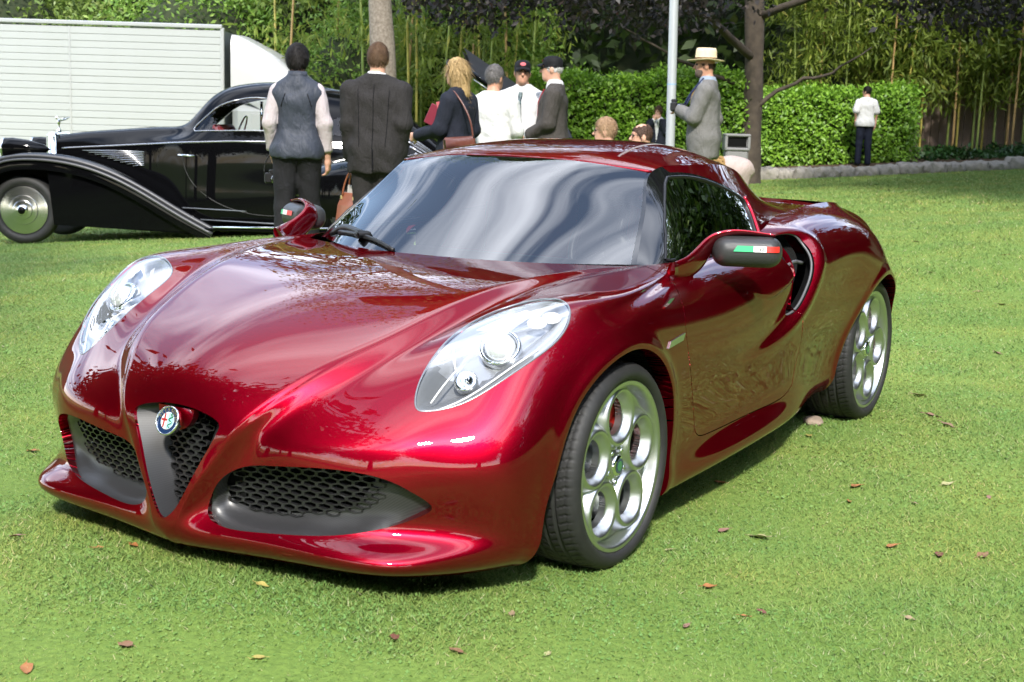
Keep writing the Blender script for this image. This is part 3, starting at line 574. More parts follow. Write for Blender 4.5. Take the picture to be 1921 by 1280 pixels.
def dense(P, nu, nv, lu=0, lv=0):
    """tensor-product natural spline through a point grid P (a,b,3)"""
    a, b = P.shape[:2]
    cu = np.linalg.norm(np.diff(P, axis=0), axis=-1).mean(1)**.7; cv = np.linalg.norm(np.diff(P, axis=1), axis=-1).mean(0)**.7
    tu = np.concatenate([[0], np.cumsum(cu)]); tv = np.concatenate([[0], np.cumsum(cv)])
    Q = nat_spline(tu, P, np.linspace(0, tu[-1], nu)); Q = nat_spline(tv, Q.transpose(1, 0, 2), np.linspace(0, tv[-1], nv)).transpose(1, 0, 2)
    if lu: W_ = whit(nu, lu); Q = np.einsum('ij,jkl->ikl', W_, Q)
    if lv: W_ = whit(nv, lv); Q = np.einsum('ij,kjl->kil', W_, Q)
    return Q
G = np.array([COLS[k] for k in sorted(COLS)], float)
mir = lambda A: A*np.array([1, -1, 1.])
NV = 130
hoodP = dense(np.concatenate([mir(G[1:3][::-1]), G[0:3]]), 61, NV)            # crease to crease
sideP = dense(G[2:], 420, NV)
sideP[0] = hoodP[-1]
body = np.concatenate([mir(sideP[::-1])[:-1], hoodP, sideP[1:]])              # left rear .. nose .. right rear
NU = len(body)
def soften(P, k0, w, it):
    for _ in range(it):
        Q = P.copy()
        for k in range(k0-w, k0+w+1): Q[k] = .5*P[k]+.25*(P[k-1]+P[k+1])
        P = Q
    return P
kL, kR = len(sideP)-1, len(sideP)-1+60
body = soften(soften(body, kL, 2, 2), kR, 2, 2)

def polyline_near(K, X, Y):
    """distance to a sampled polyline and the share of its length at the nearest sample"""
    K = curve(K, 160); d = np.full(X.shape, 1e9); s_ = np.zeros(X.shape)
    for q, p in enumerate(K):
        e = np.hypot(X-p[0], Y-p[1]); m = e < d; d[m] = e[m]; s_[m] = q/159
    return d, s_, K
def sstep(a, b, x): t = np.clip((x-a)/(b-a), 0, 1); return t*t*(3-2*t)
# the scallop in the door: the flank sinks towards the air intake behind it and ends at a proud lip
KL = [(1.13,.835),(1.33,.858),(1.49,.862),(1.575,.835),(1.56,.76),(1.515,.68),(1.44,.59),(1.33,.525),(1.17,.482),(.95,.455),(.68,.45)]
X, Y, Z = body[..., 0], body[..., 1], body[..., 2]
dK, sK, Kc = polyline_near(KL, X, Z)
inside = poly_sd(np.concatenate([Kc, [(.4, .45), (.4, .9), (1.0, .9)]]), X, Z) < 0
amp = sstep(0, .22, sK)*sstep(1.0, .45, sK)
sink = .042*amp*sstep(-.004, .050, dK)*np.exp(-(dK/.20)**2)*inside
lipb = .009*amp*np.exp(-(dK/.03)**2)
sideish = sstep(.55, .70, np.abs(Y))*(X > .3)*(X < 1.8)
body[..., 1] -= np.sign(Y)*(sink-lipb)*sideish
# wheel arch flares: a soft band standing proud round each opening
for cx, cz, r in ((0, .292, .33), (2.38, .30, .335)):
    d = np.hypot(X-cx, np.maximum(Z-cz, 0)); body[..., 1] += np.sign(Y)*.009*np.exp(-((d-r-.012)/.022)**2)*(np.abs(Y) > .6)
yflat = body[..., 1].copy()
for _ in range(3): yflat[1:-1] = .5*yflat[1:-1]+.25*(yflat[:-2]+yflat[2:])
body[..., 1] = np.where(sideish > .5, yflat, body[..., 1])
bN = grid_normals(body)
V0, N0, F0 = body.reshape(-1, 3), bN.reshape(-1, 3), grid_faces(NU, NV)
car = empty('sports_coupe', (.9, 0, 0), 0, 'gleaming dark red low sports coupe with silver wheels parked on the lawn', 'car')
CARP = np.array([.9, 0, 0])
def cp(name, V, F, m, parent=None, normals=None, smooth=True):
    o = mk(name, np.asarray(V)-CARP, F, m, parent or car, smooth, normals); return o
def cb(mb, name, m, parent=None, smooth=True):
    o = mk(name, np.concatenate(mb.V)-CARP, mb.F, m, parent or car, smooth); return o
# openings
def surf_z(x, y, P=None, Nn_=None):
    P = V0 if P is None else P; Nn_ = N0 if Nn_ is None else Nn_; k = np.argmin((P[:, 0]-x)**2+(P[:, 1]-y)**2+10*(P[:, 2] < .4)); n = Nn_[k]; return P[k, 2]-(n[0]*(x-P[k, 0])+n[1]*(y-P[k, 1]))/n[2]
POLY_HL = curve([(-.552,.596),(-.520,.572),(-.451,.558),(-.367,.556),(-.270,.570),(-.195,.605),(-.152,.665),(-.132,.718),(-.138,.767),(-.165,.802),(-.200,.818),(-.250,.819),(-.32,.80),(-.40,.762),(-.47,.71),(-.52,.655),(-.546,.618)], 120, True)
POLY_GR = curve([(.112,.206),(.120,.255),(.155,.308),(.21,.338),(.30,.352),(.40,.361),(.50,.361),(.585,.346),(.64,.314),(.672,.276),(.645,.252),(.59,.227),(.50,.203),(.40,.190),(.29,.182),(.19,.178),(.135,.187)], 140, True)
POLY_ME = curve([(.138,.245),(.152,.295),(.195,.330),(.30,.347),(.42,.356),(.545,.353),(.553,.335),(.515,.27),(.48,.246),(.38,.228),(.28,.221),(.18,.226)], 120, True)
POLY_V = curve([(-.146,.447),(-.08,.468),(0,.475),(.08,.468),(.146,.447),(.150,.432),(.118,.366),(.077,.285),(.035,.212),(.012,.190),(0,.186),(-.012,.190),(-.035,.212),(-.077,.285),(-.118,.366),(-.150,.432)], 160, True)
POLY_DOOR = np.concatenate([curve([(.50,.80),(.45,.76),(.40,.715),(.378,.66),(.378,.61),(.40,.55),(.435,.49),(.48,.41),(.525,.33),(.548,.292),(.575,.274),(.65,.266),(.85,.266),(1.1,.268),(1.35,.275),(1.45,.30)], 120), curve([(1.45,.30),(1.475,.40),(1.46,.50),(1.40,.565),(1.35,.62),(1.34,.70),(1.36,.78),(1.40,.86)], 60), [(1.40, .95), (.50, .95)]])
POLY_IN = curve([(1.285,.775),(1.33,.815),(1.45,.843),(1.53,.835),(1.543,.80),(1.522,.735),(1.472,.655),(1.38,.578),(1.315,.575),(1.325,.63),(1.325,.70),(1.31,.745)], 100, True)
def stadium(V, cx, cz, r):
    dz = V[:, 2]-cz; d = np.hypot(V[:, 0]-cx, np.maximum(dz, 0)) - r - .025*(V[:, 0] < cx)*sstep(.12, -.05, dz)
    return np.where(np.abs(V[:, 1]) > .55, d, .5)
f_arch = lambda V: np.minimum(stadium(V, 0, .292, .33), stadium(V, 2.38, .30, .335))
f_hl = lambda V: np.where((V[:, 2] > .42) & (V[:, 0] < .1), poly_sd(POLY_HL, V[:, 0], np.abs(V[:, 1])), .5)
f_gr = lambda V: np.where(V[:, 0] < -.3, poly_sd(POLY_GR, np.abs(V[:, 1]), V[:, 2]), .5)
f_v = lambda V: np.where(V[:, 0] < -.6, poly_sd(POLY_V, V[:, 1], V[:, 2]), .5)
f_door = lambda V: np.where(np.abs(V[:, 1]) > .5, poly_sd(POLY_DOOR, V[:, 0], V[:, 2]), .5)
f_in = lambda V: np.where(np.abs(V[:, 1]) > .5, poly_sd(POLY_IN, V[:, 0], V[:, 2]), .5)
def cutpair(V, Nn, F, f, gap=0.0):
    v = f(V); return clip(V, Nn, F, v-gap), clip(V, Nn, F, -v-gap)
def inward(V, Nn, d): return Nn*d
OUT = -1.0 if (bN[NU//2, NV//2] @ np.array([-1, 0, .5])) > 0 else 1.0       # multiply normals by this to point inwards
rims = MB(); red_edge = MB(); dark_edge = MB()
(Vb, Nb, Fb, sa), _ = cutpair(V0, N0, F0, f_arch)
sg_y = np.sign(Vb[:, 1:2])*np.array([[0, -1., 0]])
skirt(Vb, sa, sg_y*.055, red_edge)
liner_mb = MB()
Vl = Vb.copy(); Vl[:, 1] -= np.sign(Vl[:, 1])*.05; skirt(Vl, sa, sg_y*.34, liner_mb)
(Vb, Nb, Fb, s1), (Vh, Nh, Fh, s1h) = cutpair(Vb, Nb, Fb, f_hl, .0012)
skirt(Vb, s1, Nb*OUT*.02, red_edge)
(Vb, Nb, Fb, s2), (Vg, Ng, Fg, s2g) = cutpair(Vb, Nb, Fb, f_gr)
skirt(Vb, s2, Nb*OUT*.030, red_edge)
(Vb, Nb, Fb, s3), (Vv, Nv, Fv, s3v) = cutpair(Vb, Nb, Fb, f_v)
Vv0, sv0 = Vb.copy(), s3
skirt(Vb, s3, np.array([[.007, 0, 0]])+Vb*[[0, -.02, 0]], red_edge)
(Vb, Nb, Fb, s4), (Vd, Nd, Fd, s4d) = cutpair(Vb, Nb, Fb, f_door, .0016)
skirt(Vb, s4, Nb*OUT*.02, red_edge)
(Vb, Nb, Fb, s5), _ = cutpair(Vb, Nb, Fb, f_in)
skirt(Vb, s5, sg_y[0]*0+np.array([[.05, 0, 0]])+np.sign(Vb[:, 1:2])*np.array([[0, -.05, 0]]), dark_edge)
skirt(Vd, s4d, Nd*OUT*.02, red_edge)
(Vd, Nd, Fd, s5d), _ = cutpair(Vd, Nd, Fd, f_in)
skirt(Vd, s5d, np.sign(Vd[:, 1:2])*np.array([[0, -.05, 0]]), dark_edge)
body_o = cp('body', Vb, Fb, M['paint'], None, Nb)
def split_sides(V, Nn, F, nm, m, par=None):
    for sg in (-1, 1):
        keep = [f for f in F if sg*V[f[0]][1] > 0]; u = sorted({i for f in keep for i in f}); mp_ = {a: b for b, a in enumerate(u)}
        yield sg, cp(nm, V[u], [[mp_[i] for i in f] for f in keep], m, par, Nn[u] if Nn is not None else None)
for sg in (-1, 1):
    kk = MB(); q = POLY_IN; yb = [np.abs(V0[np.argmin((V0[:, 0]-a)**2+(V0[:, 2]-c)**2+9*(sg*V0[:, 1] < 0)), 1]) for a, c in q]; yb = np.array(yb); ctr = q.mean(0)
    for _ in range(12): yb = .5*yb+.25*(np.roll(yb, 1)+np.roll(yb, -1))
    kk.add([[a+.03, sg*(b-.075), c] for (a, c), b in zip(q, yb)]+[[ctr[0]+.05, sg*(np.mean(yb)-.13), ctr[1]]], [(i, (i+1) % 100, 100) for i in range(100)]); INK = cb(kk, 'air_intake', M['intake_mesh'])
    tr_ = MB(); tr_.tube(np.array([[a, sg*(b-.010), c] for (a, c), b in zip(q, yb)]), .005, 6, cap=False); cb(tr_, 'intake_trim', M['trim_dark'], INK)
    ymid = lambda a, c: np.abs(V0[np.argmin((V0[:, 0]-a)**2+(V0[:, 2]-c)**2+9*(sg*V0[:, 1] < 0)), 1])
    vn = MB(); path = curve([(1.325, .738), (1.335, .70), (1.335, .655), (1.325, .615), (1.318, .588)], 14); w_ = np.linspace(.085, .008, 14)
    vn.grid(np.array([[[a+u*w, sg*(ymid(a+u*w, c)-.008-.020*u*(1-.2*u)), c] for u in np.linspace(0, 1, 5)] for (a, c), w in zip(path, w_)]))
    vn.tube(np.array([[a, sg*(ymid(a, c)-.012), c] for a, c in curve([(1.31, .742), (1.40, .752), (1.49, .742)], 10)]), .007, 6)
    cb(vn, 'intake_vane', M['trim_dark'], INK)
cb(red_edge, 'body_return_edge', M['paint'], body_o)
cb(liner_mb, 'wheel_liner', M['liner'], body_o); de_ = np.concatenate(dark_edge.V); list(split_sides(de_, None, dark_edge.F, 'intake_duct', M['liner'], body_o))
doors = dict(split_sides(Vd, Nd, Fd, 'door', M['paint']))
# head lamps: clear lens, silver bowl behind it, projector and reflector plates
lens = dict(split_sides(Vh, Nh, Fh, 'headlight', M['lens']))
M['bowl'] = mat('lamp_bowl', (.42, .43, .45), .32, metal=.6); M['bowl_dark'] = mat('lamp_bowl_dark', (.13, .135, .14), .3)
for sg, lo in lens.items():
    side = [f for f in Fh if sg*Vh[f[0]][1] > 0]
    w = poly_sd(POLY_HL, Vh[:, 0], np.abs(Vh[:, 1])); dep = .008+.055*sstep(0, .05, -w)
    Vi = Vh+Nh*OUT*dep[:, None]
    tipside = lambda f: (Vh[f].mean(0)[0] < -.44) or (Vh[f].mean(0)[0]-.9*(abs(Vh[f].mean(0)[1])-.6) < -.50)
    for nm, m, ff in (('lamp_bowl', M['bowl'], [f for f in side if not tipside(f)]), ('lamp_tip_cover', M['bowl_dark'], [f for f in side if tipside(f)])):
        u = sorted({i for f in ff for i in f}); mp_ = {a: b for b, a in enumerate(u)}
        cp(nm, Vi[u], [[mp_[i] for i in f] for f in ff], m, lo)
    rimm = MB(); cl = [i for i in range(len(POLY_HL))]
    P3 = np.array([[p[0], sg*p[1], surf_z(p[0], sg*p[1])] for p in np.concatenate([POLY_HL, POLY_HL[:1]])])
    rimm.tube(P3-np.array([0, 0, .002]), .0028, 6, cap=False); cb(rimm, 'lens_seal', M['trim_grey'], lo)
    dirr = np.array([-.72, sg*.28, .62]); dirr /= np.linalg.norm(dirr)
    Rz = np.array(Vector(dirr).to_track_quat('Z', 'Y').to_matrix())
    pr = MB(); pc = np.array([-.318, sg*.688, .640])
    pr.lathe([(.054, -.03), (.056, .0), (.052, .012), (.045, .012), (.043, -.002)], 28, pc, Rz); cb(pr, 'projector_ring', M['chrome'], lo)
    pl = MB(); pl.ball(pc+dirr*-.004, .042, 20, 12); cb(pl, 'projector_lens', mat('projector_glass', (.80, .82, .84), .22, metal=.35, coat=1), lo)
    p2 = MB(); pc2 = np.array([-.425, sg*.655, .566]); p2.lathe([(.030, -.02), (.031, .0), (.024, .006), (.001, -.012)], 20, pc2, Rz); cb(p2, 'indicator_bulb', M['chrome'], lo)
    pt = MB()
    for (a, b) in ((-.235, .745), (-.195, .765)): pt.ball((a, sg*b, surf_z(a, sg*b)-.026), (.026, .018, .006), 14, 6, Rz)
    cb(pt, 'reflector_plate', M['white_trim'], lo, False)
    st = MB()
    for pts in ([(-.515, .612), (-.47, .618), (-.43, .628)], [(-.43, .628), (-.40, .60), (-.365, .578)], [(-.53, .625), (-.47, .685), (-.39, .745), (-.30, .79)]):
        Q = [[a, sg*b, surf_z(a, sg*b)-.018] for a, b in pts]; st.tube(curve(Q, 10), .0028, 5)
    cb(st, 'light_strip', M['white_trim'], lo)
    wd_ = MB(); Q = [[[a, sg*b, surf_z(a, sg*b)-d] for a, b, d in ((-.30+u*.11, .60+u*.085-v*.0, .014), (-.275+u*.09, .625+u*.085, .030))] for u, v in ((0, 0), (.33, 0), (.66, 0), (1, 0))]; wd_.grid(Q); cb(wd_, 'upper_reflector', M['white_trim'], lo)
# lower grilles: carbon scoop round a honeycomb
M['honey'] = mat('honeycomb_black', (.014, .014, .015), .35)
def hexmesh(poly, cells, xs, dep, shrink=.80, R_=None):
    """honeycomb cells (pitch w, h) clipped to a polygon in (y,z); xs(y,z) gives the surface"""
    w, h = cells; mb = MB(); ys = poly[:, 0]; zs = poly[:, 1]; row = 0
    for z in np.arange(zs.min(), zs.max()+h, h*.75):
        for y in np.arange(ys.min()-w, ys.max()+w, w)+(w/2 if row % 2 else 0):
            if poly_sd(poly, np.array([y]), np.array([z]))[0] < .004:
                a = np.radians(np.arange(6)*60+90); o_ = np.stack([w/2/cos(pi/6)*np.cos(a), h/2*np.sin(a)], -1)
                rg = [(o_*1.0, 0), (o_*shrink, 0), (o_*shrink*.96, dep)]
                P = []
                for q, d in rg:
                    yy = y+q[:, 0]; zz = z+q[:, 1]; P.append(np.stack([xs(yy, zz)+d, yy, zz], -1))
                F = [(k, (k+1) % 6, 6+(k+1) % 6, 6+k) for k in range(6)]+[(6+k, 6+(k+1) % 6, 12+(k+1) % 6, 12+k) for k in range(6)]
                mb.add(np.concatenate(P), F)
        row += 1
    return mb
def nearest_x(V):
    P = V.copy()
    def g(y, z):
        d = (P[None, :, 1]-y[:, None])**2+(P[None, :, 2]-z[:, None])**2; k = np.argsort(d, 1)[:, :4]
        w = 1/(np.take_along_axis(d, k, 1)+1e-6); return (np.take(P[:, 0], k)*w).sum(1)/w.sum(1)
    return g
for sg in (-1, 1):
    dm = poly_sd(POLY_ME, np.abs(Vg[:, 1]), Vg[:, 2]); de = -poly_sd(POLY_GR, np.abs(Vg[:, 1]), Vg[:, 2]); far = sstep(.35, .62, np.abs(Vg[:, 1]))
    ins = .026+.030*(1-sstep(0, .035+.08*far, dm))*sstep(0, .02, de); cz_ = Vg+Ng*OUT*ins[:, None]
    fl = [f for f in Fg if sg*Vg[f[0]][1] > 0]
    a1 = clip(cz_, Ng, fl, dm+.003); used = sorted({i for f in a1[2] for i in f}); mp_ = {a: b for b, a in enumerate(used)}
    go = cp('lower_grille', a1[0][used], [[mp_[i] for i in f] for f in a1[2]], M['carbon'])
    src = V0[(V0[:, 0] < -.5) & (sg*V0[:, 1] > 0) & (V0[:, 2] < .42) & (V0[:, 2] > .15)]; gx = nearest_x(src)
    pm = POLY_ME*1.0; pm[:, 0] = sg*pm[:, 0]
    hm = hexmesh(pm, (.039, .0185), lambda y, z: gx(y, z)+.052, .018, .78)
    cb(hm, 'honeycomb', M['honey'], go, False)
    bk = MB(); yy = np.linspace(.11, .68, 14); 
    P = np.array([[[float(gx(np.array([sg*y]), np.array([z]))[0])+.085, sg*y, z] for z in (.17, .27, .37)] for y in yy]); bk.grid(P)
    cb(bk, 'duct_back', M['liner'], go)
# V grille
vg = MB(); Vc = Vv0
Vc = Vc+np.array([[.007, 0, 0]])+Vc*[[0, -.02, 0]]
skirt(Vc, sv0, np.array([[.075, 0, .004]])+Vc*[[0, -.50, 0]], vg)
vgo = auto_smooth(cb(vg, 'shield_grille', M['carbon']), 50)
gx = nearest_x(V0[(V0[:, 0] < -.6) & (np.abs(V0[:, 1]) < .25) & (V0[:, 2] > .15) & (V0[:, 2] < .55)])
PVm = POLY_V*np.array([.46, 1]); PVm[:, 1] = .355+(PVm[:, 1]-.355)*.80
cb(hexmesh(PVm, (.034, .0185), lambda y, z: gx(y, z)+.062, .018, .74), 'honeycomb', M['honey'], vgo, False)
bk = MB(); bk.grid(np.array([[[-.70, y, z] for z in (.17, .5)] for y in (-.17, .17)])); cb(bk, 'duct_back', M['liner'], vgo)
tp = MB(); a = np.linspace(pi, 2*pi, 20); P = np.stack([-.775+0*a, .062*np.cos(a), .468+.060*np.sin(a)], -1)
tp.add(np.concatenate([P, P+[.02, 0, 0]]), [tuple(range(20))]+[(i, i+1, 21+i, 20+i) for i in range(19)]); cb(tp, 'badge_mount', M['paint'], vgo, False)
# round badge on the nose
bo = np.array([-.803, .0, .436]); bd = Vector((-.93, 0, .36)).normalized(); Rb = np.array(bd.to_track_quat('Z', 'Y').to_matrix())
bz = MB(); bz.lathe([(.001, -.012), (.0375, -.012), (.0385, .0), (.0375, .005), (.0345, .005), (.0345, .001)], 40, bo, Rb); badge = cb(bz, 'nose_badge', M['chrome'])
def flat(name, P2, z, m, parent, o=bo, R=Rb):
    P2 = np.asarray(P2, float); P = np.stack([P2[:, 0], P2[:, 1], np.full(len(P2), z)], -1) @ R.T + o
    return cp(name, P, [list(range(len(P2)))], m, parent, smooth=False)
tt = np.linspace(0, 2*pi, 40, endpoint=False)
M['badge_blue'] = mat('badge_blue', (.012, .03, .085), .25, coat=1); M['badge_white'] = mat('badge_white', (.7, .72, .72), .3, coat=1); M['badge_red'] = mat('badge_red', (.35, .02, .02), .3, coat=1)
M['badge_sky'] = mat('badge_pale_blue', (.30, .55, .62), .3, coat=1); M['badge_green'] = mat('badge_green', (.03, .16, .07), .3, coat=1); M['gold'] = mat('gold_letters', (.62, .50, .25), .3, metal=.8)
flat('badge_ring', np.stack([.0345*np.cos(tt), .0345*np.sin(tt)], -1), .0015, M['badge_blue'], badge)
flat('badge_field', np.stack([.0225*np.cos(tt), .0225*np.sin(tt)], -1), .0022, M['badge_white'], badge)
hh = np.linspace(-pi/2, pi/2, 20); flat('badge_half', np.stack([.0215*np.cos(hh), .0215*np.sin(hh)], -1), .0027, M['badge_sky'], badge)
cr_ = MB()
for c_, d_ in (((-.0105, 0), (.0052, .036)), ((-.0105, .002), (.0195, .0055))): 
    q = np.array([[c_[0]-d_[0]/2, c_[1]-d_[1]/2], [c_[0]+d_[0]/2, c_[1]-d_[1]/2], [c_[0]+d_[0]/2, c_[1]+d_[1]/2], [c_[0]-d_[0]/2, c_[1]+d_[1]/2]])
    cr_.add(np.stack([q[:, 0], q[:, 1], np.full(4, .0030+d_[0]*.01)], -1) @ Rb.T + bo, [(0, 1, 2, 3)])
cb(cr_, 'badge_cross', M['badge_red'], badge, False)
sn = MB(); t_ = np.linspace(0, 1, 26); P = np.stack([.0105+.0052*np.sin(t_*13), .016-.033*t_, np.full(26, .0036)], -1) @ Rb.T + bo
sn.tube(P, np.linspace(.0024, .0012, 26), 6); sn.tube(np.array([[.0105, .0165, .0036], [.0125, .0195, .0036]]) @ Rb.T + bo, [.003, .0015], 6); cb(sn, 'badge_serpent', M['badge_green'], badge)
def lettering(name, s, size, place, m, parent, arc=None, thick=.0004):
    """text as flat mesh; place: (origin, R) ; arc=(radius, start deg, step deg, flip)"""
    vs, fs, n = [], [], 0
    items = [(s, 0, 0, 0)] if arc is None else []
    if arc:
        for i, ch in enumerate(s):
            a = radians(arc[1]+arc[2]*i); items.append((ch, arc[0]*cos(a), arc[0]*sin(a), a-pi/2+(pi if arc[3] else 0)))
    for ch, x, y, rot in items:
        if ch == ' ': continue
        cu = bpy.data.curves.new('t', 'FONT'); cu.body = ch; cu.size = size; cu.align_x = 'CENTER'; cu.align_y = 'CENTER'; cu.extrude = thick
        ob = bpy.data.objects.new('t', cu); S.collection.objects.link(ob); me = ob.to_mesh()
        co = np.array([v.co[:] for v in me.vertices]).reshape(-1, 3); c, s2 = cos(rot), sin(rot)
        co = np.stack([c*co[:, 0]-s2*co[:, 1]+x, s2*co[:, 0]+c*co[:, 1]+y, co[:, 2]], -1)
        vs.append(co); fs += [[i+n for i in p.vertices] for p in me.polygons]; n += len(co); ob.to_mesh_clear(); bpy.data.objects.remove(ob); bpy.data.curves.remove(cu)
    P = np.concatenate(vs) @ np.asarray(place[1]).T + np.asarray(place[0])
    return cp(name, P, fs, m, parent, smooth=False)
lettering('badge_letters', 'ALFA', .011, (bo+bd*.0024, Rb), M['gold'], badge, (.0285, 160, -20, False))
lettering('badge_letters', 'ROMEO', .011, (bo+bd*.0024, Rb), M['gold'], badge, (.0285, 75, -17, False))
# ------- greenhouse
def panel(name, P, Nn, F, f, m, gap=0.0, parent=None):
    a = clip(P, Nn, F, f-gap); return cp(name, a[0], a[1+1], m, parent, a[1])
TOP = np.array([
 [(.30,0,.785),(.345,.32,.785),(.568,.626,.786)],
 [(.46,0,.885),(.50,.31,.882),(.663,.591,.873)],
 [(.62,0,.985),(.66,.29,.982),(.772,.549,.968)],
 [(.80,0,1.092),(.825,.27,1.088),(.885,.508,1.062)],
 [(1.05,0,1.142),(1.06,.28,1.134),(1.10,.53,1.085)],
 [(1.35,0,1.158),(1.35,.28,1.148),(1.35,.535,1.085)],
 [(1.65,0,1.14),(1.65,.27,1.125),(1.62,.515,1.05)],
 [(1.95,0,1.055),(1.95,.25,1.04),(1.9,.47,.955)],
 [(2.3,0,.95),(2.3,.22,.935),(2.25,.42,.895)],
 [(2.7,0,.90),(2.7,.2,.89),(2.65,.36,.87)]])
top = dense(np.concatenate([mir(TOP[:, :0:-1]), TOP], axis=1), 120, 61)
SIDE = np.array([
 [(.568,.626,.786),(.59,.665,.78),(.62,.70,.76)],
 [(.663,.591,.873),(.68,.675,.82),(.70,.725,.76)],
 [(.772,.549,.968),(.80,.665,.88),(.85,.745,.76)],
 [(.885,.508,1.062),(.95,.65,.93),(1.0,.755,.77)],
 [(1.10,.53,1.085),(1.12,.655,.94),(1.13,.745,.78)],
 [(1.35,.535,1.085),(1.37,.635,.95),(1.39,.715,.80)],
 [(1.62,.515,1.05),(1.64,.585,.95),(1.66,.665,.84)],
 [(1.9,.47,.955),(1.92,.535,.92),(1.95,.63,.87)],
 [(2.25,.42,.895),(2.28,.49,.885),(2.3,.58,.86)]])
OUT_T = 1.0

tN = grid_normals(top).reshape(-1, 3); tV = top.reshape(-1, 3); tF = grid_faces(120, 61)
col = np.tile(np.abs(np.linspace(-1, 1, 61)), 120)                               # share of the way from the middle to the rail
f_head = .812+.075*(tV[:, 1]/.508)**2 - tV[:, 0]                                 # in front of the header line: glass
f_rear = tV[:, 0]-(1.50+.4*(tV[:, 1]/.5)**2)
cp('windscreen', *clip(tV, tN, tF, np.minimum(f_head-.004, (.978-col)*.6))[::2][:2], M['glass'], None, clip(tV, tN, tF, np.minimum(f_head-.004, (.978-col)*.6))[1])
a_ = clip(tV, tN, tF, np.minimum(f_head-.004, (col-.978)*.6)); list(split_sides(a_[0], a_[1], a_[2], 'windscreen_frame', M['black_gloss']))
a_ = clip(tV, tN, tF, np.minimum(-f_head, -f_rear)); roof_o = cp('roof', a_[0], a_[2], M['paint'], None, a_[1])
a_ = clip(tV, tN, tF, np.minimum(-f_head, f_rear)); cp('rear_deck', a_[0], a_[2], M['paint'], None, a_[1])
hx = np.linspace(-.508, .508, 40); hl_ = np.stack([.808+.075*(hx/.508)**2, hx, np.interp(np.abs(hx), [0, .27, .508], [1.093, 1.086, 1.060])], -1)
tb = MB(); tb.tube(curve(hl_, 40)+np.array([.006, 0, .003]), .006, 6); cb(tb, 'roof_front_edge', M['paint'], roof_o)
WIN = np.concatenate([curve([(.655,.800),(.69,.835),(.74,.885),(.83,.965),(.905,1.028),(.935,1.045)], 20), curve([(.94,1.046),(1.0,1.048),(1.09,1.044),(1.25,1.013),(1.40,.970)], 20), curve([(1.41,.96),(1.415,.93),(1.39,.88),(1.37,.83)], 12), [(1.36, .818), (1.0, .805), (.67, .797)]])
for sg in (-1, 1):
    sP = dense(SIDE*np.array([1, sg, 1]), 140, 50); n_ = grid_normals(sP).reshape(-1, 3); v_ = sP.reshape(-1, 3); f_ = grid_faces(140, 50)
    w = poly_sd(WIN, v_[:, 0], v_[:, 2])
    vt = np.tile(np.linspace(0, 1, 50), 140); roofband = (v_[:, 2]-(1.052-.16*np.maximum(v_[:, 0]-1.0, 0)**1.3))
    a_ = clip(v_, n_, f_, -w); sw = cp('side_window', a_[0], a_[2], M['side_glass'], None, a_[1])
    b_ = clip(v_, n_, f_, w); b2 = clip(b_[0], b_[1], b_[2], np.maximum(b_[0][:, 0]-1.425, np.where(b_[0][:, 0] > .97, poly_sd(WIN, b_[0][:, 0], b_[0][:, 2])-.014, -.01)))
    cp('roof_flank', b2[0], b2[2], M['paint'], roof_o, b2[1])
    b3 = clip(b_[0], b_[1], b_[2], -np.maximum(b_[0][:, 0]-1.425, np.where(b_[0][:, 0] > .97, poly_sd(WIN, b_[0][:, 0], b_[0][:, 2])-.014, -.01)))
    cp('windscreen_pillar', b3[0], b3[2], M['black_gloss'], None, b3[1])
    # seal round the window and red rib behind it
    near = lambda p: v_[np.argmin((v_[:, 0]-p[0])**2+(v_[:, 2]-p[1])**2)]
    Wc = WIN[::2]; P3 = np.array([near(p) for p in Wc]); P3[:, 0] = Wc[:, 0]; P3[:, 2] = Wc[:, 1]; P3[:, 1] += sg*.002
    tb = MB(); tb.tube(np.concatenate([P3, P3[:1]]), .0055, 6, cap=False); cb(tb, 'window_seal', M['seal'], sw)
    rb = MB(); R3 = np.array([near(p) for p in [(1.437, .968), (1.44, .94), (1.425, .89), (1.405, .84), (1.39, .815)]]); R3[:, 1] += sg*.004; rb.tube(curve(R3, 20), .012, 8); cb(rb, 'pillar_rib', M['paint'])
# cowl and inner cabin
cw = MB(); xx = np.linspace(-1, 1, 15)
P = np.array([[[.30+.27*t*t-.03, .626*t, .780-.01], [.30+.27*t*t+.16, .6*t, .765]] for t in xx]); cw.grid(P); cb(cw, 'cowl', M['black_plastic'])
cab = MB(); cab.box((.78, 0, .70), (.62, 1.16, .12), rotm('Y', radians(6)), .04); cab.box((1.0, 0, .42), (1.3, 1.2, .06)); cab.box((1.62, 0, .62), (.06, 1.2, .52)); cb(cab, 'dashboard', M['cabin'])
for sg in (-1, 1):
    se = MB(); se.box((1.28, sg*.33, .46), (.46, .44, .14), rotm('Y', radians(-6)), .05); se.box((1.49, sg*.33, .74), (.13, .42, .50), rotm('Y', radians(14)), .055); se.box((1.56, sg*.33, .98), (.09, .24, .12), rotm('Y', radians(14)), .04)
    cb(se, 'seat', M['seat_red'])
sw_ = MB(); Rw = rotm('Y', radians(-68)); t_ = np.linspace(0, 2*pi, 33); P = np.stack([.175*np.cos(t_), .175*np.sin(t_), 0*t_], -1) @ Rw.T + [1.0, -.33, .79]
sw_.tube(P, .014, 8, cap=False); sw_.ball((1.0, -.33, .79), (.03, .06, .06), 12, 8)
for a in (0, 120, 240): sw_.tube(np.array([[0, 0, 0], [.17*cos(radians(a)), .17*sin(radians(a)), 0]]) @ Rw.T + [1.0, -.33, .79], .012, 6)
cb(sw_, 'steering_wheel', M['black_plastic'])
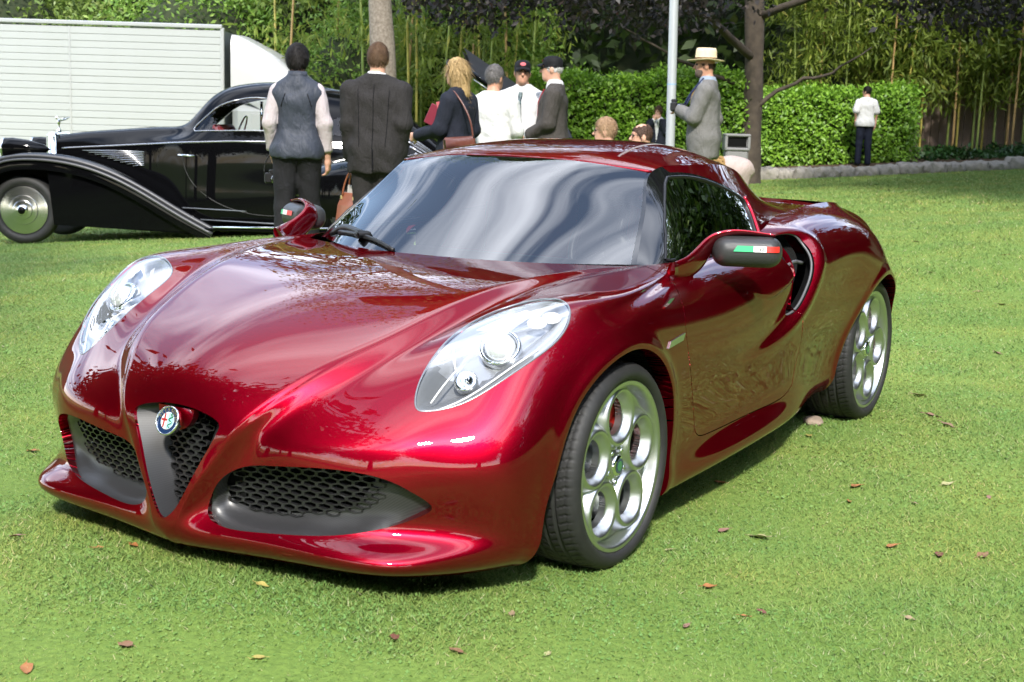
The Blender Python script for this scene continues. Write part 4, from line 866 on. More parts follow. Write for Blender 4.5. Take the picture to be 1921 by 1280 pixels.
ub = MB(); ub.box((1.05, 0, .17), (3.2, 1.2, .08)); ub.box((-.22, 0, .32), (.5, .95, .28)); ub.box((2.45, 0, .42), (.8, 1.1, .46)); cb(ub, 'underbody_block', M['liner'])  # boxes added inside to block light passing through the body
dk = MB(); dk.grid(np.array([[[x, y, zz-.012*(abs(y)/w)**2] for y in np.linspace(-w, w, 9)] for x, w, zz in ((1.5, .66, .86), (1.9, .62, .897), (2.28, .63, .915), (2.55, .58, .898), (2.75, .44, .895))])); cb(dk, 'engine_cover', M['paint'])
sp_ = MB(); P = np.array([[[x-.1*(y/.5)**2, y, zz-.015*(y/.5)**2] for y in np.linspace(-.46, .46, 13)] for x, zz in ((2.56, .882), (2.66, .895), (2.74, .908))]); sp_.grid(P); sp_.grid(P[:, ::-1]-[0, 0, .012]); cb(sp_, 'tail_lip', M['paint'])
# mirrors: matt black pod on a swept red stalk, tricolour band
M['tri_green'] = mat('band_green', (.03, .42, .17), .4); M['tri_white'] = mat('band_white', (.75, .75, .74), .4); M['tri_red'] = mat('band_red', (.55, .03, .02), .4)
M['pod'] = mat('mirror_pod_black', (.032, .033, .034), .38, bump=(900, .15, 2))
for sg in (-1, 1):
    TH_ = radians(27); c0 = np.array([.770, sg*.908, .835]); ax_ = np.array([sin(TH_), sg*cos(TH_), 0]); fr_ = np.array([-cos(TH_), sg*sin(TH_), 0])
    def pod(Xp, Yp, Zp):
        dx_, dy_, z = Xp-c0[0], (Yp-c0[1])*sg, Zp-c0[2]
        u = dx_*sin(TH_)+dy_*cos(TH_); v = dx_*cos(TH_)-dy_*sin(TH_)
        q = np.abs(u)-.112+.045; dz = np.abs(z)-.006; dxx = np.abs(v-.01)-.010
        return np.sqrt(np.maximum(q, 0)**2+np.maximum(dz, 0)**2+np.maximum(dxx*.85, 0)**2)-.043
    pv, pf = surf_nets(pod, c0-.2, c0+.2, .008); po = cp('mirror', pv, pf, M['pod'])
    md = po.modifiers.new('smooth', 'SMOOTH'); md.iterations = 6; md.factor = .5
    # stalk
    K1 = curve([(.50, sg*.775, .775), (.60, sg*.795, .795), (.68, sg*.802, .832), (.725, sg*.818, .868), (.75, sg*.860, .888), (.785, sg*.92, .890), (.815, sg*.98, .884)], 26)
    wd = np.interp(np.linspace(0, 1, 26), [0, .3, .55, 1], [.085, .085, .075, .04]); th = np.interp(np.linspace(0, 1, 26), [0, .4, 1], [.016, .012, .006])
    tb = MB(); T = np.gradient(K1, axis=0); T /= np.linalg.norm(T, axis=1)[:, None]; rg = []
    for q in range(26):
        s_ = np.array([1., 0, -.35]); s_ -= T[q]*(s_@T[q])*.9; s_ /= np.linalg.norm(s_); u_ = np.cross(T[q], s_); u_ /= np.linalg.norm(u_)
        a = np.arange(12)/12*2*pi; rg.append(K1[q]+wd[q]/2*np.cos(a)[:, None]*s_+th[q]*np.sin(a)[:, None]*u_)
    tb.add(np.concatenate(rg), [(q*12+k, q*12+(k+1) % 12, (q+1)*12+(k+1) % 12, (q+1)*12+k) for q in range(25) for k in range(12)]+[tuple(range(12)), tuple(25*12+k for k in range(11, -1, -1))])
    cb(tb, 'mirror_stalk', M['paint'], po)
    for nm, m, y0, y1, l in ((('green_band', 'tri_green', -.035, .015, .012), ('white_band', 'tri_white', .015, .055, 0), ('red_band', 'tri_red', .055, .096, 0)) if sg < 0 else (('red_band', 'tri_red', -.035, .015, .0), ('white_band', 'tri_white', .015, .055, 0), ('green_band', 'tri_green', .055, .098, 0))):
        xs_ = -.0488 if True else 0
        P = []
        for yy in np.linspace(y0, y1, 5):
            for zz in (.004, .022):
                sl_ = yy-(l if zz < .01 and yy == y0 else 0)
                lo_, hi_ = .2, .0                                        # slide back onto the front of the pod
                for _ in range(24):
                    mi_ = (lo_+hi_)/2; pp_ = c0+ax_*sl_+fr_*mi_
                    if pod(pp_[0], pp_[1], c0[2]+zz) > 0: lo_ = mi_
                    else: hi_ = mi_
                pp_ = c0+ax_*sl_+fr_*(lo_+.0035); P.append([pp_[0], pp_[1], c0[2]+zz])
        bm_ = MB(); bm_.add(np.array(P), [(2*q, 2*q+2, 2*q+3, 2*q+1) for q in range(4)]); cb(bm_, nm, M[m], po)
    if sg == -1: lettering('band_lettering', '150', .016, (c0+ax_*.035+fr_*.0553+[0, 0, .013], np.stack([ax_, [0, 0, 1], fr_], 1)), mat('band_print', (.12, .12, .12), .5), po)
# wiper, side lamp, wing badge
wp = MB(); wp.tube(curve([(.548, .57, .80), (.515, .50, .828), (.45, .40, .832), (.395, .312, .827)], 12), np.linspace(.016, .011, 12), 6); wp.tube(curve([(.50, .50, .815), (.40, .335, .822), (.345, .215, .812), (.303, .12, .793)], 12), np.linspace(.009, .007, 12), 6); wp.box((.392, .315, .826), (.05, .05, .022), rotm('Z', radians(-38)), .006)
cb(wp, 'wiper', M['black_plastic'])

for sg in (-1, 1):
    q = [(.235, .594), (.345, .604), (.362, .624), (.25, .612)]; src = V0[(sg*V0[:, 1] > .5)]
    pts = []
    for d in (.004, 0):
        for a, c in q:
            k = np.argmin((src[:, 0]-a)**2+(src[:, 2]-c)**2); pts.append([a, src[k][1]+sg*d, c])
    pm_ = MB(); pm_.add(pts, [(0, 1, 2, 3), (0, 4, 5, 1), (1, 5, 6, 2), (2, 6, 7, 3), (3, 7, 4, 0)]); so = cb(pm_, 'side_badge', M['silver'], None, False)
# ------- wheels: five round openings in a dished alloy, low tyre with grooved tread, red caliper
HC, HR_, RH = .136, .052, .235
nth, nr = 300, 70
th_ = np.arange(nth+1)/nth*2*pi+pi/2; rr_ = np.linspace(.012, RH, nr); TH, RR = np.meshgrid(th_, rr_, indexing='ij')
def rim_h(a, b):
    r = np.hypot(a, b); an = np.arctan2(a, b); k = np.round(an/(2*pi/5))*(2*pi/5); d = np.hypot(a-HC*np.sin(k), b-HC*np.cos(k))
    web = -.034-.010*sstep(.10, .2, r)
    ring = np.where(d < .072, -.010-.046*(1-sstep(.040, .073, d)), -.010-.030*sstep(.076, .098, d))
    hub = np.where(r < .05, -.018-.012*sstep(.03, .05, r), -.2)
    lip = np.where(r > .2, -.045+.045*sstep(.206, .226, r), -.2)
    m = 60.0*4; e = np.log(np.exp(m*web)+np.exp(m*ring)+np.exp(m*hub)+np.exp(m*lip))/m
    return e, d
PA, PB = RR*np.cos(TH), RR*np.sin(TH); Hh, Dd = rim_h(PA, PB)
Pw = np.stack([PA, -Hh, PB], -1); wn = grid_normals(Pw)
vw, nw, fw, sw1 = clip(Pw.reshape(-1, 3), wn.reshape(-1, 3), grid_faces(nth+1, nr), Dd.reshape(-1)-HR_)
rm = MB(); rm.add(vw, fw); skirt(vw, sw1, np.array([[0, .02, 0]]), rm)
Ry = np.array([[1, 0, 0], [0, 0, -1.], [0, 1, 0]])        # lathe axis -> -y (outwards on the left side)
rm.lathe([(.235, 0), (.240, -.003), (.240, -.012), (.232, -.014), (.222, -.03), (.215, -.06), (.215, -.19)], 72, (0, 0, 0), Ry)
tp_ = [(.236, -.012), (.238, -.002), (.244, .006), (.252, .010), (.260, .0095), (.270, .005), (.2795, -.005), (.2845, -.015)]
tread = np.linspace(-.020, -.185, 60); inner = [(.2845, -.192), (.275, -.204), (.256, -.214), (.24, -.20)]
prof = tp_+[(.288-.006*((abs(h_+.10)/.085)**4), h_) for h_ in tread]+inner
nt_ = 480; ta = np.arange(nt_)/nt_*2*pi; V_ = []
for i_, (r_, h_) in enumerate(prof):
    rad = np.full(nt_, r_)
    if len(tp_) <= i_ < len(tp_)+60:
        for g0 in (-.052, -.088, -.124, -.158): rad = rad-.006*np.exp(-((h_-g0)/.0042)**4)
        ph = (ta*72/(2*pi)+ (h_+.02)*14*(1 if h_ > -.1 else -1)) % 1
        rib = min(abs(h_-g0) for g0 in (-.052, -.088, -.124, -.158))
        rad = rad-.0045*((ph < .15) & (rib > .008))
    if i_ == len(tp_)-1: rad = rad-.003*(((ta*72/(2*pi)) % 1) < .15)
    if i_ in (3, 4): rad = rad
    V_.append(np.stack([rad*np.cos(ta), np.full(nt_, -h_), rad*np.sin(ta)], -1))
Vt = np.concatenate(V_); Ft = np.array([(i*nt_+k, (i+1)*nt_+k, (i+1)*nt_+(k+1) % nt_, i*nt_+(k+1) % nt_) for i in range(len(prof)-1) for k in range(nt_)])
dm_ = MB(); dm_.lathe([(.05, -.083), (.160, -.083), (.160, -.108), (.05, -.108)], 64, (0, 0, 0), Ry); dm_.lathe([(.001, -.06), (.068, -.062), (.072, -.085)], 40, (0, 0, 0), Ry)
ca_ = MB(); an = np.radians(np.linspace(-12, 92, 22)); prf = [(.168, -.066), (.172, -.075), (.172, -.12), (.165, -.125), (.112, -.125), (.108, -.118), (.108, -.070), (.114, -.064)]
Pc = np.array([[[r_*cos(a), -h_, r_*sin(a)] for r_, h_ in prf+prf[:1]] for a in an]); ca_.grid(Pc); ca_.add(Pc[0][:8], [tuple(range(8))]); ca_.add(Pc[-1][:8], [tuple(range(7, -1, -1))])
hb_ = MB(); hb_.lathe([(.001, -.010), (.026, -.011), (.030, -.014), (.031, -.022)], 32, (0, 0, 0), Ry)
nu_ = MB()
for k in range(5):
    a = 2*pi*(k+.5)/5+pi/2; nu_.lathe([(.001, -.016), (.006, -.016), (.0075, -.019), (.0075, -.036)], 6, (.046*cos(a), 0, .046*sin(a)), Ry)
bk_ = MB(); bk_.lathe([(.012, -.13), (.214, -.13)], 40, (0, 0, 0), Ry)
first = None
def wheel(x, y, z, rz, s, spin):
    global first
    w = empty('wheel', (x-CARP[0], y, z)); w.parent = car; w.scale = (s, 1.0, s); w.rotation_euler = (0, spin, rz)
    if first is None:
        first = [rm.build('rim', M['silver'], w), mk('tyre', Vt, Ft, M['rubber'], w), dm_.build('brake_disc', M['steel'], w), ca_.build('brake_caliper', M['caliper'], w), hb_.build('hub_cap', M['chrome'], w), nu_.build('wheel_nut', M['chrome'], w), bk_.build('dust_shield', M['liner'], w)]
        auto_smooth(first[3], 30); auto_smooth(first[2], 30)
        q = []
        for nm, r1, m, hh_ in (('hub_ring', .021, 'badge_blue', -.0095), ('hub_field', .0135, 'badge_green', -.0088)):
            a = np.arange(28)/28*2*pi; first.append(mk(nm, np.stack([r1*np.cos(a), np.full(28, -hh_), r1*np.sin(a)], -1), [list(range(28))], M[m], w))
    else:
        for o in first: c = o.copy(); link(c); c.parent = w
    return w
wheel(0, -.893, .297, 0, 1.0, 0); wheel(2.38, -.842, .312, 0, 1.05, radians(20)); wheel(0, .893, .297, pi, 1.0, 0); wheel(2.38, .842, .312, pi, 1.05, 0)
# ------------------------------------------------------------------ the black vintage coupe (x rearwards from its front axle, -y is the side seen)
RZ = YAW-pi/2
M['black_paint'] = mat('black_coachwork', (.0025, .0025, .003), .03, spec=.2)
M['shut'] = mat('shut_line', (.03, .03, .03), .4); M['sky_glint'] = mat('wing_glint', (.07, .07, .075), .4, metal=.3); M['louvre'] = mat('louvre_grey', (.42, .42, .44), .25, metal=.9); M['red_leather'] = mat('red_leather', (.22, .018, .02), .5)
vo = spot(-6.20, 17.85); vo[2] = float(ground_z(*to_world(-6.141, 17.0)))
vc = empty('vintage_coupe', vo, RZ, 'long black vintage coupe with sweeping wings and polished wheel discs', 'car')
def vsec(hw, zb, zbelt, ztop, tw, lean, n=34):
    """half section from the sill to the crown"""
    P = [(hw*.90, zb), (hw*.985, zb+.14), (hw, (zb+zbelt)/2), (hw*.985, zbelt-.06), (hw*.95, zbelt+.01), (tw*1.0, zbelt+(ztop-zbelt)*.45), (tw*lean, zbelt+(ztop-zbelt)*.80), (tw*lean*.62, zbelt+(ztop-zbelt)*.97), (0, ztop)]
    return curve(P, n)
ST = [(.27, .33, .40, 1.20, 1.375, .30, .80), (.6, .37, .33, 1.235, 1.425, .32, .80), (1.1, .44, .28, 1.275, 1.475, .36, .80), (1.6, .56, .27, 1.315, 1.52, .42, .80), (1.9, .68, .27, 1.335, 1.56, .48, .82), (2.06, .74, .27, 1.345, 1.69, .54, .84), (2.28, .78, .27, 1.36, 1.93, .60, .84), (2.6, .80, .27, 1.375, 2.075, .645, .84), (3.1, .81, .27, 1.38, 2.125, .67, .84), (3.6, .80, .27, 1.37, 2.10, .67, .84), (4.2, .77, .28, 1.33, 1.97, .62, .82), (4.8, .70, .30, 1.22, 1.71, .52, .80), (5.3, .56, .34, 1.0, 1.30, .40, .8), (5.7, .36, .40, .78, .95, .24, .8), (5.95, .12, .48, .6, .66, .08, .8)]
SX = np.array([[[s[0], y, z] for y, z in vsec(*s[1:6], s[6])] for s in ST])
for sg in (-1, 1):
    P = dense(SX*np.array([1, sg, 1]), 130, 60); n_ = grid_normals(P).reshape(-1, 3); v_ = P.reshape(-1, 3); f_ = grid_faces(130, 60)
    WV = curve([(2.10, 1.492), (2.30, 1.70), (2.45, 1.81), (2.75, 1.90), (3.0, 1.91), (3.3, 1.86), (3.55, 1.74), (3.66, 1.57), (3.55, 1.51), (3.0, 1.505), (2.5, 1.492), (2.2, 1.480)], 90, True); WR = curve([(3.85, 1.50), (3.86, 1.66), (4.0, 1.70), (4.25, 1.62), (4.4, 1.50), (4.1, 1.485)], 50, True)
    w = np.minimum(poly_sd(WV, v_[:, 0], v_[:, 2]), poly_sd(WR, v_[:, 0], v_[:, 2])); w = np.where(v_[:, 2] > 1.3, w, .5)
    a_ = clip(v_, n_, f_, w); bo_ = mk('body' if sg == -1 else 'body', a_[0], a_[2], M['black_paint'], vc, True, a_[1])
    sk = skirt(a_[0], a_[3], np.array([[0, -sg*.05, 0]])); sk.build('window_return', M['black_paint'], bo_)
    b_ = clip(v_, n_, f_, -w-.002); mk('window', b_[0], b_[2], M['pane'], vc, True, b_[1])
    if sg == -1:
        near_v = lambda x, z: v_[np.argmin((v_[:, 0]-x)**2+(v_[:, 2]-z)**2)]
        mb = MB(); P3 = np.array([near_v(*p) for p in WV]); P3[:, 0] = WV[:, 0]; P3[:, 2] = WV[:, 1]; P3[:, 1] -= .004; mb.tube(np.concatenate([P3, P3[:1]]), .009, 6, cap=False); mb.build('window_trim', M['louvre'], vc)
        mb = MB(); xs_ = np.linspace(.35, 4.9, 50); zb_ = np.interp(xs_, [.35, 1.1, 1.9, 2.6, 3.1, 4.2, 4.9], [1.205, 1.262, 1.325, 1.365, 1.375, 1.33, 1.20]); P3 = np.array([[x, near_v(x, z)[1]-.006, z] for x, z in zip(xs_, zb_)]); P3[1:-1, 1] = (P3[:-2, 1]+P3[1:-1, 1]+P3[2:, 1])/3; mb.tube(P3, .013, 6); mb.build('belt_moulding', M['louvre'], vc)
        # round door shut line and handle
        mb = MB(); a = np.radians(np.linspace(178, 352, 60)); dc = (3.12, 1.17); P3 = np.array([[dc[0]+1.13*cos(t_), 0, dc[1]+.72*sin(t_)] for t_ in a]); P3[:, 1] = [near_v(p[0], p[2])[1]+.0015 for p in P3]; mb.tube(P3, .004, 5); mb.build('door_shut_line', M['shut'], vc)
        mb = MB(); y_ = near_v(2.1, 1.17)[1]; mb.tube([(1.95, y_-.045, 1.175), (2.16, y_-.05, 1.17)], [.016, .012], 8); mb.tube([(1.98, y_+.01, 1.175), (1.98, y_-.045, 1.175)], .011, 6); mb.build('door_handle', M['chrome'], vc)
        for k in range(9):
            mb = MB(); z0 = 1.185-.022*k; zr = 1.205-.021*k+.012; x0 = .62+.085*k; y0_ = near_v(x0, z0)[1]-.008; y1_ = near_v(1.45, zr-.02)[1]-.008
            mb.tube(np.array([[x0, y0_, z0], [(x0+1.45)/2, min(y0_, (y0_+y1_)/2)-.012, (z0+zr)/2-.004], [1.45, y1_-.004, zr-.022]]), .0075, 6); mb.build('bonnet_louvre', M['louvre'], vc)
        for k in range(6):  # silver tubes put in for the sky reflected on the tail
            mb = MB(); t_ = np.linspace(0, 1, 14); xs_ = 4.62+k*.07+t_*1.05; zs_ = 1.62-.085*k-t_*(.70-.03*k); P3 = np.array([[x, near_v(x, z)[1]-.012, z] for x, z in zip(xs_, zs_)]); P3[1:-1] = (P3[:-2]+P3[1:-1]+P3[2:])/3; mb.tube(P3, .016, 6); mb.build('tail_reflection', M['louvre'], vc)
cb_ = MB(); cb_.box((3.0, 0, 1.06), (1.9, 1.35, .5)); cb_.box((2.2, 0, 1.38), (.12, 1.15, .16), None, .04); cb_.box((3.55, .33, 1.42), (.22, .5, .6), rotm('Y', .15), .08); cb_.box((3.55, -.33, 1.36), (.22, .5, .42), rotm('Y', .15), .08); cb_.box((2.36, 0, 1.50), (.10, 1.0, .14), rotm('Y', -.5), .04); cb_.box((3.42, .44, 1.62), (.5, .05, .5), None, .02); cb_.box((2.95, 0, 1.93), (.9, .6, .04), None, .015); cb_.build('interior', M['red_leather'], vc)
mb = MB(); t_ = np.linspace(0, 2*pi, 28); P3 = np.stack([.18*np.cos(t_)*.35, .18*np.sin(t_), .18*np.cos(t_)], -1)+[2.52, .33, 1.50]; mb.tube(P3, .012, 6, cap=False); mb.build('steering_wheel', M['chrome'], vc)
mb = MB(); mb.box((2.96, -.60, 1.68), (.03, .03, .38)); mb.build('window_divider', M['chrome'], vc)
# radiator and mascot
mb = MB(); mb.box((.20, 0, .98), (.16, .60, .84), None, .04); mb.build('radiator_shell', M['chrome'], vc)
mb = MB(); mb.lathe([(.03, 0), (.03, .03), (.012, .05), (.010, .09), (.022, .12), (.018, .16), (.010, .17)], 10, (.20, 0, 1.40)); mb.ball((.175, 0, 1.585), (.022, .018, .024), 10, 6); mb.tube([(.20, 0, 1.55), (.27, .05, 1.57), (.32, .09, 1.60)], [.016, .012, .004], 6); mb.tube([(.20, 0, 1.55), (.27, -.05, 1.57), (.32, -.09, 1.60)], [.016, .012, .004], 6); mb.build('bonnet_mascot', M['chrome'], vc)
# wings: swept crown section with a return and painted-on sky highlights
def wing(path, hw, yc, edge, nm, glints=True):
    P = curve(path, 60); T = np.gradient(P, axis=0); T /= np.linalg.norm(T, axis=1)[:, None]; Nn = np.stack([-T[:, 1], T[:, 0]], -1)
    Q = np.array([(-1, -edge), (-1.0, -.06), (-.93, -.012), (-.70, .02), (-.35, .045), (0, .05), (.35, .045), (.70, .02), (.93, -.012), (1, -.06), (1, -edge)]); Q = curve(Q, 31)
    V = np.array([[[P[i, 0]+Nn[i, 0]*q[1], yc+q[0]*hw, P[i, 1]+Nn[i, 1]*q[1]] for q in Q] for i in range(60)]); mb = MB(); mb.grid(V); o = mb.build(nm, M['black_paint'], vc)
    if glints:
        for (u, w_) in ((-.80, .026), (-1.0, .020)):  # grey tubes put in for sky reflections along the wing
            mb = MB(); k = .045 if u == -.80 else -.035; P3 = np.array([[P[i, 0]+Nn[i, 0]*(k-.035 if u == -.8 else k), yc+u*hw-(.012 if u == -1 else 0), P[i, 1]+Nn[i, 1]*(k-.035 if u == -.8 else k)] for i in range(60)]); mb.tube(P3, np.interp(np.linspace(0, 1, 60), [0, .5, 1], [w_*.5, w_, w_*1.2]), 8); mb.build('wing_glint', M['sky_glint'], o)
    return o
FP = [(-.62, .62), (-.50, .88), (-.25, 1.05), (.10, 1.105), (.55, 1.08), (1.05, .955), (1.55, .72), (2.0, .46), (2.42, .24)]
for sg in (-1, 1): wing(FP, .20, sg*.72, .16, 'front_wing', sg == -1)
for sg in (-1, 1):
    mb = MB(); mb.box((-.02, sg*.52, .72), (1.15, .03, .62), None, .01); mb.build('splash_panel', M['liner'], vc, False)
# inner apron that fills below the wing back to the running board
for sg in (-1, 1):
    mb = MB(); fp = curve(FP, 40); ap = [(.40, .26)]+[(p[0], p[1]-.05) for p in fp if p[0] > .30]+[(2.4, .22)]; y_ = sg*.86; n = len(ap)
    V = [[p[0], y_, p[1]] for p in ap]+[[p[0], y_-sg*.05, p[1]] for p in ap]; mb.add(V, [tuple(range(n)), tuple(range(2*n-1, n-1, -1))]+[(i, (i+1) % n, n+(i+1) % n, n+i) for i in range(n)]); mb.build('wing_apron', M['black_paint'], vc, False)
    mb = MB(); mb.box((3.35, sg*.82, .27), (2.1, .26, .035), None, .01); mb.build('running_board', M['black_paint'], vc, False)
    for dz_, x0 in ((.30, 2.42), (.52, 2.0), (.38, 2.15)):
        mb = MB(); mb.tube([(x0, sg*(.955 if dz_ == .30 else .80), dz_), (4.3, sg*(.955 if dz_ == .30 else .80), dz_+(.03 if dz_ == .30 else -.06))], .016 if dz_ == .30 else .008, 6); mb.build('sill_strip', M['chrome'] if dz_ == .30 else M['trim_grey'], vc)
wing([(3.55, .35), (3.85, .75), (4.25, .99), (4.75, .98), (5.3, .72), (5.75, .42)], .20, -.70, .30, 'rear_wing'); wing([(3.55, .35), (3.85, .75), (4.25, .99), (4.75, .98), (5.3, .72), (5.75, .42)], .20, .70, .30, 'rear_wing', False)
# head lamp pods
for sg in (-1, 1):
    mb = MB(); prof = [(.001, -.48), (.06, -.40), (.11, -.22), (.135, 0), (.13, .10), (.12, .12)]; mb.lathe(prof, 24, (-.22, sg*.52, 1.19), np.array(Vector((-1, 0, 0)).to_track_quat('Z', 'Y').to_matrix())); po = mb.build('headlamp', M['black_paint'], vc)
    mb = MB(); mb.lathe([(.001, .15), (.09, .14), (.13, .115), (.132, .09)], 24, (-.22, sg*.52, 1.19), np.array(Vector((-1, 0, 0)).to_track_quat('Z', 'Y').to_matrix())); mb.build('headlamp_glass', M['chrome'], po)
# wheels with stepped polished discs
vw = None
RyL = np.array([[1, 0, 0], [0, 0, -1.], [0, 1, 0]])
for x, y, rz in ((0, -.76, 0), (4.45, -.76, 0), (0, .76, pi), (4.45, .76, pi)):
    w_ = empty('wheel', (x, y, .43)); w_.parent = vc; w_.rotation_euler = (0, 0, rz)
    if vw is None:
        a = MB(); a.lathe([(.30, -.03), (.315, .03), (.335, .05), (.37, .055), (.405, .045), (.425, .015), (.43, -.03), (.43, -.09), (.42, -.13), (.37, -.16), (.30, -.14)], 56, (0, 0, 0), RyL)
        d_ = MB(); d_.lathe([(.001, .125), (.04, .123), (.065, .108), (.068, .095), (.075, .088), (.115, .080), (.120, .070), (.128, .066), (.180, .060), (.186, .048), (.194, .045), (.262, .040), (.30, .030), (.312, .012)], 56, (0, 0, 0), RyL)
        h_ = MB(); h_.lathe([(.001, .130), (.045, .126), (.05, .112)], 24, (0, 0, 0), RyL)
        vw = [a.build('tyre', M['rubber'], w_), auto_smooth(d_.build('wheel_disc', M['disc_alu'], w_), 25), h_.build('hub_cap', M['black_paint'], w_)]
    else:
        for o in vw: c = o.copy(); link(c); c.parent = w_
mb = MB(); mb.box((2.2, 0, .40), (4.2, .9, .26)); mb.build('chassis', M['liner'], vc, False)

# ------------------------------------------------------------------ white lorry behind it
M['lorry_white'] = mat('lorry_white', (.37, .38, .37), .5, noise=(1.3, .9, (.335, .345, .33))); M['lorry_cab'] = mat('lorry_cab_white', (.43, .43, .42), .35, coat=.3)
def wz(lat, dep): return float(ground_z(*to_world(lat, dep)))
lo_ = np.array([*to_world(-5.42, 25.0), wz(-5.4, 25)]); ly = empty('lorry', lo_, RZ, 'white box lorry with ribbed sides parked behind the black vintage car', 'lorry')
top_ = 2.79-lo_[2]; nsl = 22; ph_ = .125
mb = MB(); mb.box((0, 0, 0), (8.4, .05, ph_-.003), None, .008); s0 = mb.build('side_slat', M['lorry_white'], ly, False); s0.location = (-4.2, 0, top_-.10-ph_/2)
for k in range(1, nsl): c = s0.copy(); link(c); c.parent = ly; c.location = (-4.2, rng.uniform(-.003, .003), top_-.10-ph_/2-k*ph_)
mb = MB(); mb.box((-4.2, 1.232, top_-.06-1.42), (8.4, 2.42, 2.78)); mb.build('box_body', M['lorry_white'], ly, False)
M['alu'] = mat('aluminium_rail', (.55, .55, .54), .4, metal=.7)
mb = MB(); mb.box((-4.2, -.01, top_-.03), (8.44, .09, .07), None, .01); mb.build('top_rail', M['alu'], ly, False)
mb = MB(); mb.box((.02, 0, top_-1.47), (.07, .09, 2.84), None, .01); mb.build('corner_post', M['alu'], ly, False)
for xk in (-2.75, -5.5):
    mb = MB(); mb.box((xk, -.027, top_-1.47), (.03, .006, 2.75)); mb.build('side_seam', M['alu'], ly, False)
CZ = lambda x: np.interp(x, [0, .25, .55, .95, 1.25, 1.55, 1.75], [top_-.10, top_-.16, top_-.30, top_-.52, top_-.78, top_-1.05, top_-1.25])
xs_ = np.linspace(.16, 1.70, 16); rows = []
for yv, dz_ in ((0.02, -1.1), (0.0, -.62), (.02, -.12), (.10, -.02), (.45, .0), (1.2, .03), (2.0, .0), (2.35, -.02), (2.43, -.12), (2.45, -1.1)): rows.append([[x, yv, max(CZ(x)+dz_, top_-1.55)] for x in xs_])
mb = MB(); mb.grid(np.array(rows)); mb.build('roof_deflector', M['lorry_cab'], ly)
mb = MB(); mb.box((1.22, 1.22, top_-2.35), (2.1, 2.44, 1.9), None, .12); mb.build('cab', M['lorry_cab'], ly, False)
mb = MB(); mb.box((.85, -.004, top_-1.75), (.62, .02, .38), None, .008); mb.build('cab_panel', M['lorry_cab'], ly, False)
mb = MB(); mb.box((1.75, -.004, top_-1.95), (.7, .02, .62), None, .008); mb.build('cab_window', M['black_gloss'], ly, False)
mb = MB(); mb.box((-3.6, 1.2, .62), (9.6, .9, .3)); mb.build('chassis', M['liner'], ly, False)
for x in (-6.6, -5.5, 1.3):
    mb = MB(); mb.lathe([(.28, -.02), (.46, .02), (.5, -.02), (.5, -.26), (.28, -.28), (.15, -.1), (.15, -.02), (.28, -.02)], 32, (x, .05, .5), RyL); mb.build('wheel', M['rubber'], ly)
# dark car beyond with its boot lid raised: only the lid shows between the heads
dc_ = spot(-.55, 15.6); dcar = empty('black_roadster', dc_, RZ+.12, 'black car with its lid raised behind the talking group', 'car')
DS = [(-2.0, .30, .35, .55, .62, .28, .8), (-1.7, .72, .25, .68, .80, .6, .8), (-.8, .80, .22, .80, .92, .66, .8), (0, .82, .22, .84, .96, .68, .8), (.9, .80, .22, .84, .95, .66, .8), (1.6, .72, .25, .78, .86, .58, .8), (1.95, .32, .35, .6, .68, .28, .8)]
SX2 = np.array([[[s[0], y, z] for y, z in vsec(*s[1:6], s[6])] for s in DS])
for sg in (-1, 1):
    P = dense(SX2*np.array([1, sg, 1]), 50, 30); mk('body', P.reshape(-1, 3), np.array(grid_faces(50, 30)), M['black_paint'], dcar)
mb = MB(); ldP = np.array([[[-.05+t_*1.15, y, 2.02-t_*.72+.26*y+.03*(1-(y/.6)**2)] for y in np.linspace(-.6, .6, 7)] for t_ in np.linspace(0, 1, 9)]); mb.grid(ldP); mb.grid(ldP[:, ::-1]-[.02, 0, .045]); mb.build('raised_lid', M['black_plastic'], dcar)
mb = MB(); mb.tube(ldP[:, 0]+[0, -.005, -.02], .024, 6); mb.build('lid_edge', M['black_paint'], dcar); mb = MB(); mb.tube(ldP[:, 0]+[0.02, -.02, -.09], .007, 6); mb.build('lid_strip', M['trim_grey'], dcar)
mb = MB(); mb.tube([(.55, -.45, .93), (.35, -.45, 1.64)], .012, 6); mb.build('lid_stay', M['trim_grey'], dcar)
for x in (-1.25, 1.25):
    for y, sg in ((-.70, 1), (.70, -1)):
        mb = MB(); mb.lathe([(.02, .02), (.2, .03), (.3, .02), (.33, -.02), (.33, -.16), (.2, -.18)], 28, (x, y, .33), RyL*np.array([[1], [sg], [1]])); mb.build('wheel', M['rubber'], dcar)
# pole and bin
pp = spot(1.80, 16.0); pole = empty('pole', pp, 0, 'tall slim pale grey metal pole beside the man in the straw hat', 'pole')
M['galv'] = mat('pale_metal', (.46, .48, .49), .42, metal=.25, noise=(4, .8, (.40, .42, .43))); M['sticker'] = mat('blue_sticker', (.25, .40, .55), .5)
mb = MB(); mb.lathe([(.09, 0), (.09, .02), (.054, .03), (.053, 2.0), (.050, 4.0), (.045, 7.2), (.02, 7.22), (.001, 7.22)], 20, (0, 0, 0)); po_ = auto_smooth(mb.build('shaft', M['galv'], pole), 40)
mb = MB(); mb.lathe([(.0545, 1.66), (.0545, 1.675)], 20); mb.build('band_sticker', M['sticker'], pole); pole.rotation_euler = Matrix.Rotation(radians(-1.2), 3, Vector((FX, FY, 0))).to_euler()
bn = empty('litter_bin', spot(3.86, 24.2), RZ, 'grey plastic litter bin with a dark slot beside the dark tree trunk', 'bin'); M['bin_grey'] = mat('bin_grey', (.19, .187, .185), .55)
mb = MB(); mb.box((0, 0, .36), (.40, .34, .72), None, .03); mb.box((0, 0, .74), (.44, .38, .06), None, .02); mb.build('bin_body', M['bin_grey'], bn, False)
